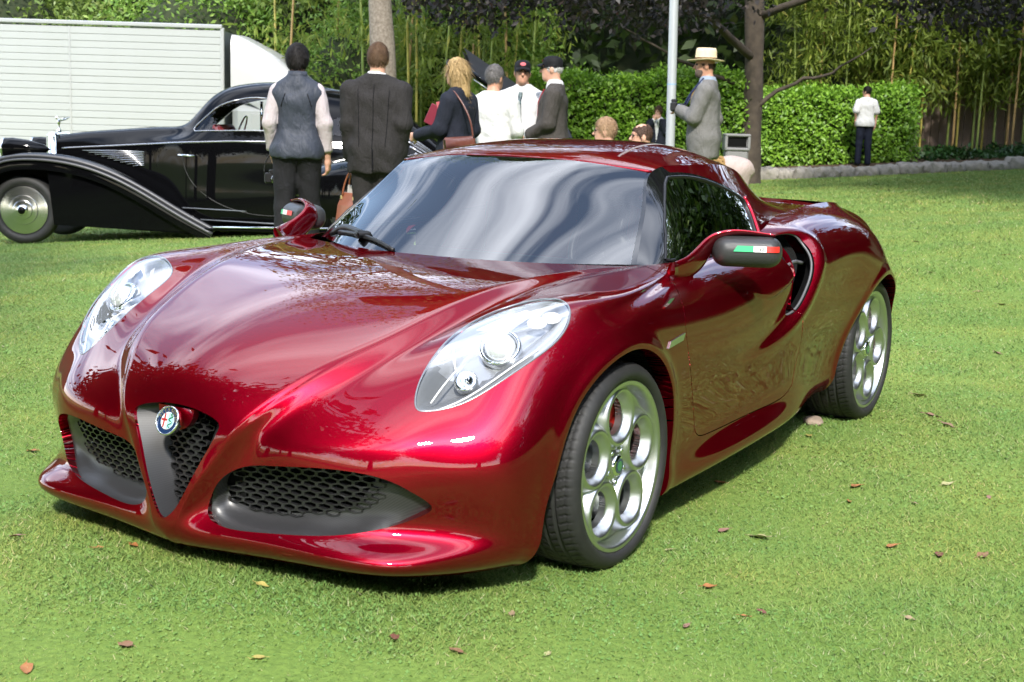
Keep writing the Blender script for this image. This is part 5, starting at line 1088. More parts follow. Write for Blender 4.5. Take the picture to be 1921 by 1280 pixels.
mb = MB(); mb.box((0, .03, .86), (.44, .32, .20), None, .03); mb.box((-.20, 0, .86), (.05, .38, .22), None, .01); mb.box((.20, 0, .86), (.05, .38, .22), None, .01); mb.box((0, 0, .985), (.45, .40, .05), None, .015); mb.build('bin_hood', M['bin_grey'], bn, False)
mb = MB(); mb.box((-.01, -.135, .865), (.34, .02, .15)); mb.build('bin_slot', M['liner'], bn, False)
# ------------------------------------------------------------------ people: one smooth body each, clothes as closed shells over it
def cap(P, a, b, ra, rb, sx=1.0):
    a = np.asarray(a, float); b = np.asarray(b, float); e = b-a; w = [P[i]-a[i] for i in range(3)]
    t = np.clip((w[0]*e[0]+w[1]*e[1]+w[2]*e[2])/(e@e+1e-9), 0, 1)
    return np.sqrt(sum((w[i]-t*e[i])**2 for i in range(3)))-(ra+(rb-ra)*t)
def smin(a, b, k): h = np.clip(.5+.5*(b-a)/k, 0, 1); return b+(a-b)*h-k*h*(1-h)
def smn(ds, k):
    d = ds[0]
    for e in ds[1:]: d = smin(d, e, k)
    return d
def ell(P, c, r): q = np.sqrt(sum(((P[i]-c[i])/r[i])**2 for i in range(3))); return (q-1)*min(r)
CL = {}
HS = .91
def cloth(key, col, rough=.85, n2=None, sc=60, spec=.2, stripe=None):
    kf = .70 if key in ('white',) else (1.0 if key.startswith('hair') else .62); col = tuple(kf*v for v in col); n2 = tuple(kf*v for v in n2) if n2 else None
    if key not in CL:
        m = mat('cloth_'+key, col, rough, spec=spec, bump=(sc, .25, 4))
        if not key.startswith('hair'):
            t = m.node_tree; b = t.nodes['Principled BSDF']; tc = N(t, 'ShaderNodeTexCoord'); mp2 = N(t, 'ShaderNodeMapping'); mp2.inputs['Scale'].default_value = (1.0, 1.0, .45); L(t, tc, 'Object', mp2, 'Vector'); nz = N(t, 'ShaderNodeTexNoise'); nz.inputs['Scale'].default_value = 13; nz.inputs['Detail'].default_value = 2; nz.inputs['Distortion'].default_value = 1.6; L(t, mp2, 0, nz, 'Vector')
            bp0 = [n for n in t.nodes if n.bl_idname == 'ShaderNodeBump'][0]; bp = N(t, 'ShaderNodeBump'); bp.inputs['Strength'].default_value = .35; bp.inputs['Distance'].default_value = .04; L(t, nz, 'Fac', bp, 'Height'); L(t, bp0, 0, bp, 'Normal'); L(t, bp, 0, b, 'Normal')
        if n2: 
            t = m.node_tree; b = t.nodes['Principled BSDF']; tc = N(t, 'ShaderNodeTexCoord'); nz = N(t, 'ShaderNodeTexNoise'); nz.inputs['Scale'].default_value = stripe or 140; nz.inputs['Detail'].default_value = 3; L(t, tc, 'Object', nz, 'Vector')
            r = N(t, 'ShaderNodeValToRGB'); r.color_ramp.elements[0].position = .4; r.color_ramp.elements[1].position = .6; r.color_ramp.elements[0].color = (*col, 1); r.color_ramp.elements[1].color = (*n2, 1); L(t, nz, 'Fac', r, 'Fac'); L(t, r, 'Color', b, 'Base Color')
        CL[key] = m
    return CL[key]
SKIN = mat('skin', (.50, .27, .19), .5, noise=(14, .6, (.58, .33, .24)), spec=.35); SKIN2 = mat('skin_tanned', (.42, .21, .14), .5, noise=(14, .6, (.50, .27, .18)), spec=.35)
def hairm(key, c1, c2, sc=230): return cloth('hair_'+key, c1, .6, c2, 240, .22, sc)
def rot2(p, a): return np.array([p[0]*cos(a)-p[1]*sin(a), p[0]*sin(a)+p[1]*cos(a), p[2]])
REST = dict(hipw=.09, pel=.95, sh=.195, shz=1.445, kn=(.095, .01, .50), an=(.10, -.02, .085))
def person(label, lat, dep, H, phi, A, top, legs=None, hair=None, skin=None, hyaw=0, nod=0, build=1.0, group=None, seat=False, feet_dz=0.0, glasses=False, beard=None, hat=False, shoe=(.02, .018, .016), sunglasses=False):
    """A: arm joints in the body frame (right = +x, ahead = +y, metres for a 1.78 m figure); phi turns the body, 0 = back to the viewer"""
    base = spot(lat, dep, feet_dz); s = H/1.78; ph = radians(phi)
    skin = skin or SKIN
    J = {}
    for sd, sg in (('L', -1), ('R', 1)):
        J[sd+'sh'] = (sg*.178*build**.7, -.01, 1.415); J[sd+'el'], J[sd+'wr'] = A[sd]
        if seat: J[sd+'hp'] = (sg*.09, 0, .50); J[sd+'kn'] = (sg*.12, .44, .50); J[sd+'an'] = (sg*.12, .42, .09)
        else:
            st = A.get('st', (0, 0)); J[sd+'hp'] = (sg*.088, 0, .93); J[sd+'kn'] = (sg*.10, .015+st[0 if sg < 0 else 1]*.5, .50); J[sd+'an'] = (sg*.11, -.02+st[0 if sg < 0 else 1], .085)
    dz = -.43 if seat else 0.0
    zt = lambda p: (p[0], p[1], p[2]+dz)
    if seat:
        for k in ('Lsh', 'Rsh', 'Lel', 'Rel', 'Lwr', 'Rwr'): J[k] = zt(J[k])
    hc = np.array([0, .03, 1.645+dz]); bf = build
    def torso(P, g):
        T = [cap(P, (-.072*bf, 0, 1.34+dz), (.072*bf, 0, 1.34+dz), .104+g, .104+g), cap(P, (-.062*bf, .008, 1.18+dz), (.062*bf, .008, 1.18+dz), .103*bf**.5+g, .103*bf**.5+g), cap(P, (-.058*bf, .012, 1.05+dz), (.058*bf, .012, 1.05+dz), .104*bf**.6+g, .104*bf**.6+g), cap(P, (-.068, 0, .94+dz), (.068, 0, .94+dz), .108+g, .108+g)]
        d = smn(T, .08)
        for sg in (-1, 1): d = smin(d, cap(P, (sg*.02, -.012, 1.485+dz), (sg*.165*bf**.7, -.012, 1.405+dz), .058+g*.7, .060+g*.8), .05)
        return smin(d, cap(P, (0, -.015, 1.46+dz), (0, -.004, 1.555+dz), .070+g*.5, .060+g*.35), .03)
    def arm(P, sd, g, end=1.0):
        a, e, w = [np.array(J[sd+k]) for k in ('sh', 'el', 'wr')]
        up = cap(P, a, e, .052+g, .039+g)
        if end <= .5: return cap(P, a, a+(e-a)*min(1, end*2*.92), .052+g, .052+g*1.2)
        return smin(up, cap(P, e, e+(w-e)*min(1.0, (end-.5)*2), .039+g, .032+g*.9), .03)
    def leg(P, sd, g):
        h, k_, a = [np.array(J[sd+k]) for k in ('hp', 'kn', 'an')]
        return smin(cap(P, h, k_, .088+g, .058+g), cap(P, k_, a, .058+g, .042+g*1.7), .04)
    def neckhead(P):
        q = (P[0]-hc[0], P[1]-hc[1], P[2]-hc[2]); c_, s_ = cos(-hyaw_), sin(-hyaw_); x, y, z = (q[0]*c_-q[1]*s_)/HS, (q[0]*s_+q[1]*c_)/HS, q[2]/HS
        Q = (x, y, z)
        d = smn([ell(Q, (0, -.012, .03), (.074, .092, .096)), ell(Q, (0, .022, -.035), (.058, .066, .085)), ell(Q, (0, .052, -.085), (.030, .030, .026))], .03)
        d = smin(d, cap(Q, (0, .083, .012), (0, .105, -.022), .009, .014), .012)               # nose
        d = smin(d, cap(Q, (-.03, .074, .034), (.03, .074, .034), .012, .012), .015)             # brow
        d = smin(d, cap(Q, (-.018, .082, -.052), (.018, .082, -.052), .008, .008), .010)         # lips
        for sg in (-1, 1):
            d = smin(d, ell(Q, (sg*.077, -.012, -.004), (.012, .022, .034)), .008)
            d = np.maximum(d, -(np.sqrt((x-sg*.031)**2+(y-.094)**2+(z-.014)**2)-.013))
        n_ = cap(Q, (0, -.028, -.05), (0, -.035, -.24), .060, .066)
        return smin(d, n_, .03)*HS, Q
    hyaw_ = radians(hyaw)
    BP, BF, n0 = [], [], 0
    def addm(V, F):
        nonlocal n0
        BP.append(V); BF.append(F+n0); n0 += len(V)
    allj = np.array(list(J.values())); lo = allj.min(0)-.18; hi = allj.max(0)+.18; lo[2] = 0.0; hi[2] = 1.60+dz; lo[1] = min(lo[1], -.25); hi[1] = max(hi[1], .25)
    bodyf = lambda X, Y, Z: smn([torso((X, Y, Z), -.012), arm((X, Y, Z), 'L', -.008), arm((X, Y, Z), 'R', -.008), leg((X, Y, Z), 'L', -.01), leg((X, Y, Z), 'R', -.01)], .03)
    addm(*surf_nets(bodyf, lo, hi, .03))
    addm(*surf_nets(lambda X, Y, Z: np.maximum(neckhead((X, Y, Z))[0], hc[2]-.21-Z), hc-[.13, .15, .23], hc+[.13, .15, .15], .0075))
    for sd, sg in (('L', -1), ('R', 1)):
        e, w = np.array(J[sd+'el']), np.array(J[sd+'wr']); d = (w-e)/np.linalg.norm(w-e); pf = np.array(A.get(sd+'p', (-sg, .3, 0.0)), float)       # palm faces pf
        pf -= d*(pf@d); pf /= np.linalg.norm(pf)+1e-9; sdv = np.cross(d, pf)*1.0; curl = A.get(sd+'c', .35)
        if sdv[1] < 0 and abs(d[2]) > .5: sdv = -sdv                          # thumb side looks ahead when the arm hangs
        fs = []
        for i, (o_, l_) in enumerate(((.030, .068), (.011, .078), (-.010, .074), (-.029, .058))):
            b0 = w+d*.088+sdv*o_; b1 = b0+(d*cos(curl)+pf*sin(curl))*l_*.5; b2 = b1+(d*cos(curl*2.4)+pf*sin(curl*2.4))*l_*.5; fs += [(b0-d*.02, b1, .0095, .009), (b1, b2, .009, .0075)]
        t0 = w+d*.03+sdv*.022; t1 = w+d*.065+sdv*.052+pf*.018; t2 = t1+d*.032+sdv*.004+pf*.014; fs += [(t0, t1, .014, .011), (t1, t2, .011, .0085)]
        def handf(X, Y, Z, fs=fs, w=w, d=d, sdv=sdv, e=e):
            P = (X, Y, Z); pl = smn([cap(P, w+d*.03+sdv*.020, w+d*.085+sdv*.026, .016, .015), cap(P, w+d*.03, w+d*.09, .018, .015), cap(P, w+d*.03-sdv*.018, w+d*.085-sdv*.026, .016, .014)], .02)
            pl = smin(pl, cap(P, w-d*.05, w+d*.03, .030, .024), .02); return smin(pl, np.min([cap(P, *f) for f in fs], axis=0), .007)
        mid = w+d*.07; addm(*surf_nets(handf, mid-.15, mid+.15, .0068))
    R0 = np.array([[cos(ph), -sin(ph), 0], [sin(ph), cos(ph), 0], [0, 0, 1.]])
    po = mk('person', np.concatenate(BP)*s, np.concatenate(BF), skin); po.location = base; po.rotation_euler = (0, 0, RZ+ph); tag(po, label, 'person', group)
    def layer(nm, f, m, lo_, hi_, h=.016, wr=.004):
        def g(X, Y, Z):
            d = f((X, Y, Z)); 
            if wr: d = d+wr*np.sin(X*38+Z*9+2*np.sin(Z*7))*np.sin(Z*13+Y*21+1.4*np.sin(X*11))+wr*.5*np.sin(Z*47+X*31)*np.sin(Y*37)
            return d
        V, F = surf_nets(g, lo_, hi_, h); return mk(nm, V*s, F, m, po)
    ax0, ax1 = lo-[.03, .03, 0], hi+[.03, .03, 0]
    def has(P, kind, g, zmin, armend, flare=0.0):
        T = torso(P, g); ds = [T]
        if flare: ds.append(cap(P, (-.066*bf, -.003, .98+dz), (.066*bf, -.003, .98+dz), .108+g, .108+g)); ds.append(cap(P, (-.068*bf, -.003, zmin+.02), (.068*bf, -.003, zmin+.02), .108+g, .108+g))
        d = smn(ds, .07)
        if armend: d = smn([d, arm(P, 'L', g+.006, armend), arm(P, 'R', g+.006, armend)], .007)
        return np.maximum(d, zmin-P[2])
    for t_ in top:
        nm, m = t_['n'], t_['m']; g, zmin, ae = t_.get('g', .012), t_.get('z', .93)+dz*(1), t_.get('arm', 1.0)
        zc = t_.get('ztop', 1.475)+.03+dz; open_ = t_.get('open', 0)
        def f(P, g=g, zmin=zmin, ae=ae, zc=zc, open_=open_, fl=t_.get('flare', 0)):
            d = np.maximum(has(P, nm, g, zmin, ae, fl), P[2]-zc)
            if open_: d = np.maximum(d, -np.maximum(np.abs(P[0])-open_*np.clip((P[2]-dz-1.02)/.42, .12, 1), .03-P[1]))
            return d
        layer(nm, f, m, [ax0[0], ax0[1], max(0, zmin-.05)], ax1, wr=t_.get('wr', .004))
    if legs:
        zt_ = (1.0+dz) if not seat else .66
        f = lambda P: np.maximum(smn([leg(P, 'L', .016), leg(P, 'R', .016), cap(P, (-.075, 0, J['Lhp'][2]+.01), (.075, 0, J['Lhp'][2]+.01), .118, .118), cap(P, (-.07, .012, J['Lhp'][2]+.08), (.07, .012, J['Lhp'][2]+.08), .118*bf**.7, .118*bf**.7)], .04), np.maximum(P[2]-(J['Lhp'][2]+.09), .06-P[2]))
        layer('trousers', f, legs, [ax0[0], ax0[1], 0], [ax1[0], ax1[1], 1.06])
        bel = layer('belt', lambda P: np.maximum(smn([cap(P, (-.07*bf, .015, J['Lhp'][2]+.085), (.07*bf, .015, J['Lhp'][2]+.085), .124*bf**.7, .124*bf**.7)], .04), np.abs(P[2]-J['Lhp'][2]-.085)-.02), cloth('belt', (.03, .02, .015), .5), [-.3, -.25, J['Lhp'][2]], [.3, .25, J['Lhp'][2]+.17], .014, 0)
    for sd in 'LR':
        a = np.array(J[sd+'an']); layer('shoe', lambda P, a=a: np.maximum(smin(ell(P, (a[0], a[1]+.07, .045), (.05, .13, .05)), cap(P, a, a-[0, 0, .03], .05, .05), .03), .004-P[2]), cloth('shoe%g' % shoe[0], shoe, .4), a-[.12, .12, .1], a+[.12, .25, .1], .016, 0)
    def inhead(f, m, nm, pad=.17, h=.009, strand=0.0):
        V, F = surf_nets(lambda X, Y, Z: f(neckhead((X, Y, Z))[1], neckhead((X, Y, Z))[0] if nm == 'hair' else None), hc-[pad, pad, .26], hc+[pad, pad, .22], h)
        if strand and len(V):                                             # loose strands lying along the shell
            ns = 1500; k = rng.integers(0, len(V), ns); B = V[k]; d = B-(hc+[0, -.01, .0]); d /= np.linalg.norm(d, axis=1)[:, None]; tdir = np.array([0, -.25, -1.0])+rng.normal(size=(ns, 3))*.22; tdir -= d*(tdir*d).sum(1)[:, None]*.85; tdir /= np.linalg.norm(tdir, axis=1)[:, None]
            ln = strand*rng.uniform(.5, 1.2, ns)[:, None]; sd_ = np.cross(d, tdir)*.0022; B = B+d*.001; T_ = B+tdir*ln+d*rng.uniform(-.002, .007, ns)[:, None]; Q = np.stack([B-sd_, B+sd_, T_+sd_*.4, T_-sd_*.4], 1).reshape(-1, 3); F = np.concatenate([F, np.arange(4*ns).reshape(-1, 4)+len(V)]); V = np.concatenate([V, Q])
        return mk(nm, V*s, F, m, po)
    if hair:
        st, hm = hair
        nz_ = lambda Q: .003*np.sin(Q[0]*160+Q[2]*60)*np.sin(Q[1]*140+Q[2]*90)
        def hf(Q, d0):
            sk = ell(Q, (0, -.014, .032), (.074, .094, .098)); x, y, z = Q
            if st == 'long':
                d = smn([sk-.020, cap(Q, (0, -.05, .0), (0, -.075, -.19), .088, .078), cap(Q, (-.055, -.01, .02), (-.06, -.02, -.13), .032, .022), cap(Q, (.055, -.01, .02), (.06, -.02, -.13), .032, .022)], .04); cut = np.where(z > .035, y-.105+.25*(.12-z)*0, y-.025)
                return np.maximum(d, np.maximum(y-.085, np.where(z < .045, y-.018, -1)))+nz_(Q)*1.5
            thick = dict(short=.013, crop=.007, thin=.007, thick=.019)[st]
            face = y-.052-.55*(z-.03)-.02*np.cos(x*30)                           # hairline climbs over the brow
            nape = -.095-z+.35*np.maximum(y+.03, 0)*4                              # down to the nape, up round the ears
            d = np.maximum(np.maximum(sk-thick-(.004 if st == 'thick' else 0), face), nape)
            if hat: d = np.maximum(d, z-.022)
            if st == 'thin': d = np.maximum(d, -ell(Q, (0, .01, .115), (.055, .07, .05)))
            return d+nz_(Q)
        inhead(hf, hm, 'hair', strand=dict(long=.10, thick=.035, short=.024, crop=.012, thin=.015)[st])
    if beard: inhead(lambda Q, d: np.maximum(smn([ell(Q, (0, .022, -.038), (.061, .069, .088)), ell(Q, (0, .052, -.085), (.034, .034, .030))], .03), np.maximum(Q[2]+.035, -(Q[1]+.005)))+0*Q[0], beard, 'beard')
    def hp(x, y, z): c_, s_ = cos(hyaw_), sin(hyaw_); return (np.array([x*c_-y*s_, x*s_+y*c_, z])*HS+hc)*s
    e_ = MB()
    for sg in (-1, 1): e_.ball(hp(sg*.031, .080, .014), .0115*s, 8, 6)
    e_.build('eye', mat('eye', (.05, .035, .03), .15), po)
    if glasses or sunglasses:
        g_ = MB()
        for sg in (-1, 1):
            t_ = np.linspace(0, 2*pi, 15); g_.tube([hp(sg*.032+.024*cos(a), .097-.006*abs(cos(a)), .010+.018*sin(a)) for a in t_], 0.0015*s, 4, cap=False); g_.tube([hp(sg*.056, .09, .016), hp(sg*.080, .05, .018), hp(sg*.083, -.01, .012)], 0.0015*s, 4)
            if sunglasses: g_.ball(hp(sg*.032, .094, .010), (.022*s, .005*s, .016*s), 10, 6)
        g_.tube([hp(-.01, .10, .014), hp(.01, .10, .014)], 0.0015*s, 4); g_.build('glasses', M['black_plastic'], po)
    return po, base, s, ph, hp, J
def child(po, mb, nm, m, smooth=True): return mb.build(nm, m, po, smooth)
def hang(po, J, s, sd, d=(0, 0, 0)):
    """world point at a hand"""
    p = np.array(J[sd+'wr'])*s+np.array(d); R = np.array(po.rotation_euler.to_matrix()); return R @ p+np.array(po.location)
HANGA = dict(L=((-.235, -.02, 1.165), (-.255, .06, .93)), R=((.235, -.02, 1.165), (.25, .06, .93)))
WHITE = cloth('white', (.78, .78, .77), .8); NAVY = cloth('navy', (.018, .022, .035), .8, (.028, .032, .048), 70); DARKSUIT = cloth('dark_suit', (.032, .029, .030), .8, (.045, .042, .042), 90); DARKTR = cloth('dark_trousers', (.022, .022, .025), .8)
VEST = cloth('vest', (.050, .060, .085), .6, (.062, .072, .10), 40, .35); PINK = cloth('pink_stripe', (.66, .55, .57), .8, (.74, .68, .70), 60, .2, 170)
def seam(po, nm, x, z0, z1, m, r=.0035, back=True, dx=0.0):
    """a thin sewn line down a garment, laid on its surface"""
    o = [c for c in po.children if c.name.split('.')[0] == nm][0]; co = np.array([v.co[:] for v in o.data.vertices]); P = []
    for z in np.linspace(z0, z1, 14):
        xx = x+dx*(z-z0)/(z1-z0); k = (np.abs(co[:, 0]-xx) < .022) & (np.abs(co[:, 2]-z) < .022)
        if k.any(): P.append([xx, (co[k, 1].min() if back else co[k, 1].max())+(-.001 if back else .001), z])
    if len(P) > 3: mb = MB(); mb.tube(curve(P, 16), r, 5); mb.build('seam', m, po)
# 1 man in the gilet, seen from behind, small camera in his left hand
A = dict(L=((-.212, -.03, 1.175), (-.20, .08, .945)), R=((.212, -.03, 1.175), (.232, .035, .90)), Lc=.9, Rc=.5, st=(-.06, .04))
p1 = person('man seen from behind in a navy gilet over a pale pink shirt, camera in hand', -1.745, 10.8, 1.80, 4, A, [dict(n='shirt', m=PINK, g=.012, z=.95, ztop=1.50), dict(n='gilet', m=VEST, g=.022, z=.90, arm=0, ztop=1.545, flare=1, wr=.005)], DARKTR, ('thick', hairm('black', (.006, .005, .005), (.016, .013, .012))), hyaw=-12, build=.78)
po, base, s_, ph, hp, J = p1
w = hang(po, J, s_, 'L', (-.0, .03, -.21)); cm = empty('camera', w, RZ+.3, 'small black camera hanging from the hand of the man in the gilet', 'camera')
mb = MB(); mb.box((0, 0, 0), (.135, .06, .085), None, .012); mb.box((0, 0, .05), (.06, .055, .035), None, .01); mb.build('camera_body', M['black_plastic'], cm, False); mb = MB(); mb.lathe([(.001, .085), (.026, .085), (.034, .08), (.036, .0)], 18, (0.01, -.03, -.005), RyL); mb.build('lens', M['black_gloss'], cm)
mb = MB(); mb.tube([(.03, -.115, -.005), (.045, -.09, -.0)], .012, 8); mb.ball((.02, -.05, .045), .012, 8, 6); mb.build('lens_ring', M['chrome'], cm)
mb = MB(); mb.tube(curve([(-.068, 0, .03), (-.06, 0, .12), (0, -.01, .20), (.05, 0, .12), (.068, 0, .03)], 14), .006, 5); mb.build('strap', M['black_plastic'], cm)
SEAM = cloth('seam_dark', (.010, .010, .013), .8)
for x_ in (-.085, .085): seam(po, 'gilet', x_*s_, 1.40*s_, 1.30*s_, SEAM, .003, True, x_*.4)
seam(po, 'trousers', 0, .98*s_, .80*s_, SEAM)
mb = MB(); t_ = np.linspace(0, 2*pi, 40); mb.tube(np.stack([.168*np.cos(t_), .012+.132*np.sin(t_), np.full(40, .918)], -1)*s_, .007, 5, cap=False); mb.build('hem_band', cloth('hem_grey', (.20, .21, .23), .6), po)
mb = MB(); mb.lathe([(.071, 1.50), (.078, 1.535), (.072, 1.572), (.066, 1.570), (.066, 1.50)], 24); V_ = np.concatenate(mb.V)*s_; mk('collar', V_+[0, -.008, 0], mb.F, VEST, po)
# 2 man in the dark suit with a tan handbag
A = dict(L=((-.205, -.03, 1.165), (-.205, .05, .91)), R=((.21, -.06, 1.175), (.18, .03, .95)), Lc=1.1, Rc=.9)
p2 = person('man seen from behind in a dark grey suit carrying a brown handbag', -1.08, 10.4, 1.79, -6, A, [dict(n='shirt', m=WHITE, g=.010, z=.95, ztop=1.53), dict(n='jacket', m=DARKSUIT, g=.024, z=.80, ztop=1.515, flare=1, arm=.98, wr=.005)], DARKSUIT, ('short', hairm('brown', (.065, .037, .02), (.12, .07, .04))), hyaw=8, build=1.14)
po, base, s_, ph, hp, J = p2
seam(po, 'jacket', 0, 1.46*s_, .96*s_, SEAM, .003); seam(po, 'jacket', .004, .98*s_, .82*s_, SEAM, .006); seam(po, 'jacket', -.12*s_, 1.42*s_, 1.0*s_, SEAM, .0025, True, .02); seam(po, 'jacket', .12*s_, 1.42*s_, 1.0*s_, SEAM, .0025, True, -.02)
w = hang(po, J, s_, 'L', (0, .02, -.40)); hb = empty('handbag', w, RZ-.9, 'brown leather handbag with papers, held by the man in the dark suit', 'bag'); M['tan_leather'] = mat('tan_leather', (.20, .062, .03), .4, bump=(60, .3, 4), noise=(9, .6, (.27, .09, .045)), coat=.2); M['brown_leather'] = mat('brown_leather', (.085, .026, .018), .32, bump=(40, .3, 4), noise=(7, .6, (.13, .045, .03)), coat=.35)
mb = MB(); V = np.array([[-.15, -.06, -.14], [.15, -.06, -.14], [.15, .06, -.14], [-.15, .06, -.14], [-.135, -.045, .03], [.135, -.045, .03], [.135, .045, .03], [-.135, .045, .03], [-.11, -.012, .13], [.11, -.012, .13], [.11, .012, .13], [-.11, .012, .13]]); mb.add(V, [(3, 2, 1, 0), (8, 9, 10, 11)]+[(4*k+a, 4*k+(a+1) % 4, 4*k+4+(a+1) % 4, 4*k+4+a) for k in (0, 1) for a in range(4)]); b_ = mb.build('bag_body', M['tan_leather'], hb, False); bv = b_.modifiers.new('b', 'BEVEL'); bv.width = .012; bv.segments = 2
for y in (-.03, .03):
    mb = MB(); mb.tube(curve([(-.08, y, .10), (-.06, y*.7, .20), (0, y*.3, .285), (.06, y*.7, .20), (.08, y, .10)], 14), .007, 6); mb.build('handle', M['tan_leather'], hb)
mb = MB(); mb.box((.03, .0, .13), (.15, .012, .10), rotm('Y', .12)); mb.build('papers', cloth('paper', (.72, .66, .64), .8), hb, False); mb = MB(); mb.box((-.09, -.03, .09), (.02, .02, .03), None, .004); mb.box((.09, -.03, .09), (.02, .02, .03), None, .004); mb.build('buckle', M['gold'], hb, False)
# 3 blonde woman
A = dict(L=((-.215, .05, 1.16), (-.13, .33, 1.10)), R=((.22, -.03, 1.16), (.20, .12, 1.0)), Lc=.9)
p3 = person('blonde woman in a navy jacket facing left with a brown shoulder bag', -.54, 12.1, 1.79, 62, A, [dict(n='jacket', m=NAVY, g=.022, z=.82, ztop=1.50, flare=1, arm=.96)], NAVY, ('long', hairm('blonde', (.28, .18, .075), (.46, .33, .16), 200)), hyaw=0, build=.92)
po, base, s_, ph, hp, J = p3
mb = MB(); mb.tube(curve([hp(-.08, .02, .05), hp(-.05, .07, .10), hp(0, .075, .125), hp(.05, .07, .10), hp(.08, .02, .05)], 12), .010, 6); mb.build('sunglasses_on_hair', M['black_plastic'], po)
wl_ = np.array(po.location)+np.array(Matrix.Rotation(RZ, 3, 'Z')) @ np.array([-.20, -.15, 1.285]); fo = empty('folder', wl_, RZ-.25, 'dark red folder held under the arm of the blonde woman', 'folder'); M['red_card'] = mat('red_card', (.16, .012, .028), .5); M['pink_edge'] = mat('pink_edge', (.40, .09, .10), .5)
mb = MB(); mb.box((0, 0, 0), (.12, .025, .18), rotm('Y', radians(24)), .004); mb.build('cover', M['red_card'], fo, False); mb = MB(); mb.box((.055, -.004, .045), (.035, .03, .15), rotm('Y', radians(-14)), .003); mb.build('page_edge', M['pink_edge'], fo, False)
wl_ = np.array(po.location)+np.array(Matrix.Rotation(RZ, 3, 'Z')) @ np.array([.03, -.25, 1.0]); sb = empty('shoulder_bag', wl_, RZ+.1, 'brown leather shoulder bag with a brass buckle on the blonde woman', 'bag')
mb = MB(); mb.box((0, 0, -.02), (.27, .09, .21), rotm('Y', radians(-5)), .03); mb.build('bag_body', M['brown_leather'], sb, True); mb = MB(); mb.box((0, -.03, .05), (.28, .055, .12), rotm('Y', radians(-5)), .02); mb.build('flap', M['brown_leather'], sb, True); mb = MB(); mb.box((-.015, -.062, -.0), (.038, .01, .045), None, .006); mb.build('buckle', M['gold'], sb, False)
mb = MB(); mb.tube(curve([(.12, -.01, .08), (.09, -.0, .25), (.0, .06, .43), (-.06, .12, .50), (-.05, .22, .45)], 16), .009, 5); mb.build('strap', M['brown_leather'], sb)
# 4 grey-haired man in a white shirt, from behind
A = dict(L=((-.24, -.0, 1.165), (-.20, .18, 1.04)), R=((.245, .02, 1.17), (.16, .25, 1.11)), st=(0, 0))
p4 = person('grey-haired man in a white short-sleeved shirt and pale jeans seen from behind', -.24, 12.7, 1.78, -28, A, [dict(n='shirt', m=WHITE, g=.020, z=.985, ztop=1.50, arm=.62, wr=.005)], cloth('jeans', (.22, .32, .45), .85), ('short', hairm('grey', (.075, .07, .068), (.16, .15, .145))), hyaw=-10, build=1.14, skin=SKIN2)
# 5 man in cap and tie, facing us
CAPM = cloth('cap_black', (.012, .012, .014), .7); EMB = mat('cap_emblem', (.5, .10, .12), .6)
def cap_hat(p, emb=True):
    po, base, s_, ph, hp, J = p; mb = MB(); n = 22; rings = []
    for k, (z, f) in enumerate(((.012, 1.02), (.060, 1.03), (.098, .95), (.120, .74), (.131, .42), (.134, .05))): rings.append([hp(.083*f*cos(a), .100*f*sin(a)-.012, z) for a in np.arange(n)/n*2*pi])
    mb.add(np.array(rings).reshape(-1, 3), [(i*n+k, i*n+(k+1) % n, (i+1)*n+(k+1) % n, (i+1)*n+k) for i in range(5) for k in range(n)]+[tuple(5*n+k for k in range(n))])
    b = [[hp(.075*sin(a), .075+.0*r+.070*r*cos(a), .054-.020*r*r-.012*abs(sin(a))) for r in np.linspace(0, 1, 5)] for a in np.radians(np.linspace(-80, 80, 13))]; b = np.array(b); mb.grid(b); mb.grid(b[:, ::-1]+[0, 0, .006]); mb.build('cap', CAPM, po)
    if emb:
        mb = MB(); e = [hp(.030*cos(a), .0895-.25*max(0, .018*sin(a))+.003, .088+.018*sin(a)) for a in np.arange(16)/16*2*pi]; mb.add(np.array(e), [tuple(range(16))]); mb.build('cap_emblem', EMB, po, False)
A = dict(L=((-.235, .03, 1.16), (-.14, .27, 1.04)), R=((.235, .03, 1.16), (.13, .27, 1.05)), Lc=.8, Rc=.8)
p5 = person('man in a black cap, white shirt and patterned tie facing the group', .03, 13.6, 1.88, 168, A, [dict(n='shirt', m=WHITE, g=.016, z=.985, ztop=1.515, arm=1.0, wr=.006)], cloth('khaki', (.16, .13, .10), .85), ('crop', hairm('grey', (.075, .07, .068), (.16, .15, .145))), hyaw=14, build=1.12, glasses=True, skin=SKIN2, hat=True); cap_hat(p5)
def tie(p, m, z1=1.05, w=.030):
    po, base, s_, ph, hp, J = p; mb = MB(); zz = np.linspace(1.47, z1, 12); V = []
    for i, z in enumerate(zz):
        ww = np.interp(i, [0, 1, 2, 9, 11], [.018, .022, .016, w, .004]); y = .083+np.interp(z, [1.05, 1.2, 1.36, 1.47], [.058, .050, .048, .0]); V += [[-ww, y, z], [ww, y, z], [ww*.5, y+.012, z], [-ww*.5, y+.012, z]]
    mb.add(np.array(V)*s_, [(4*i+a, 4*i+(a+1) % 4, 4*i+4+(a+1) % 4, 4*i+4+a) for i in range(11) for a in range(4)]); mb.build('tie', m, po)
tie(p5, cloth('tie_teal', (.03, .06, .075), .5, (.16, .22, .22), 60, .4, 45))
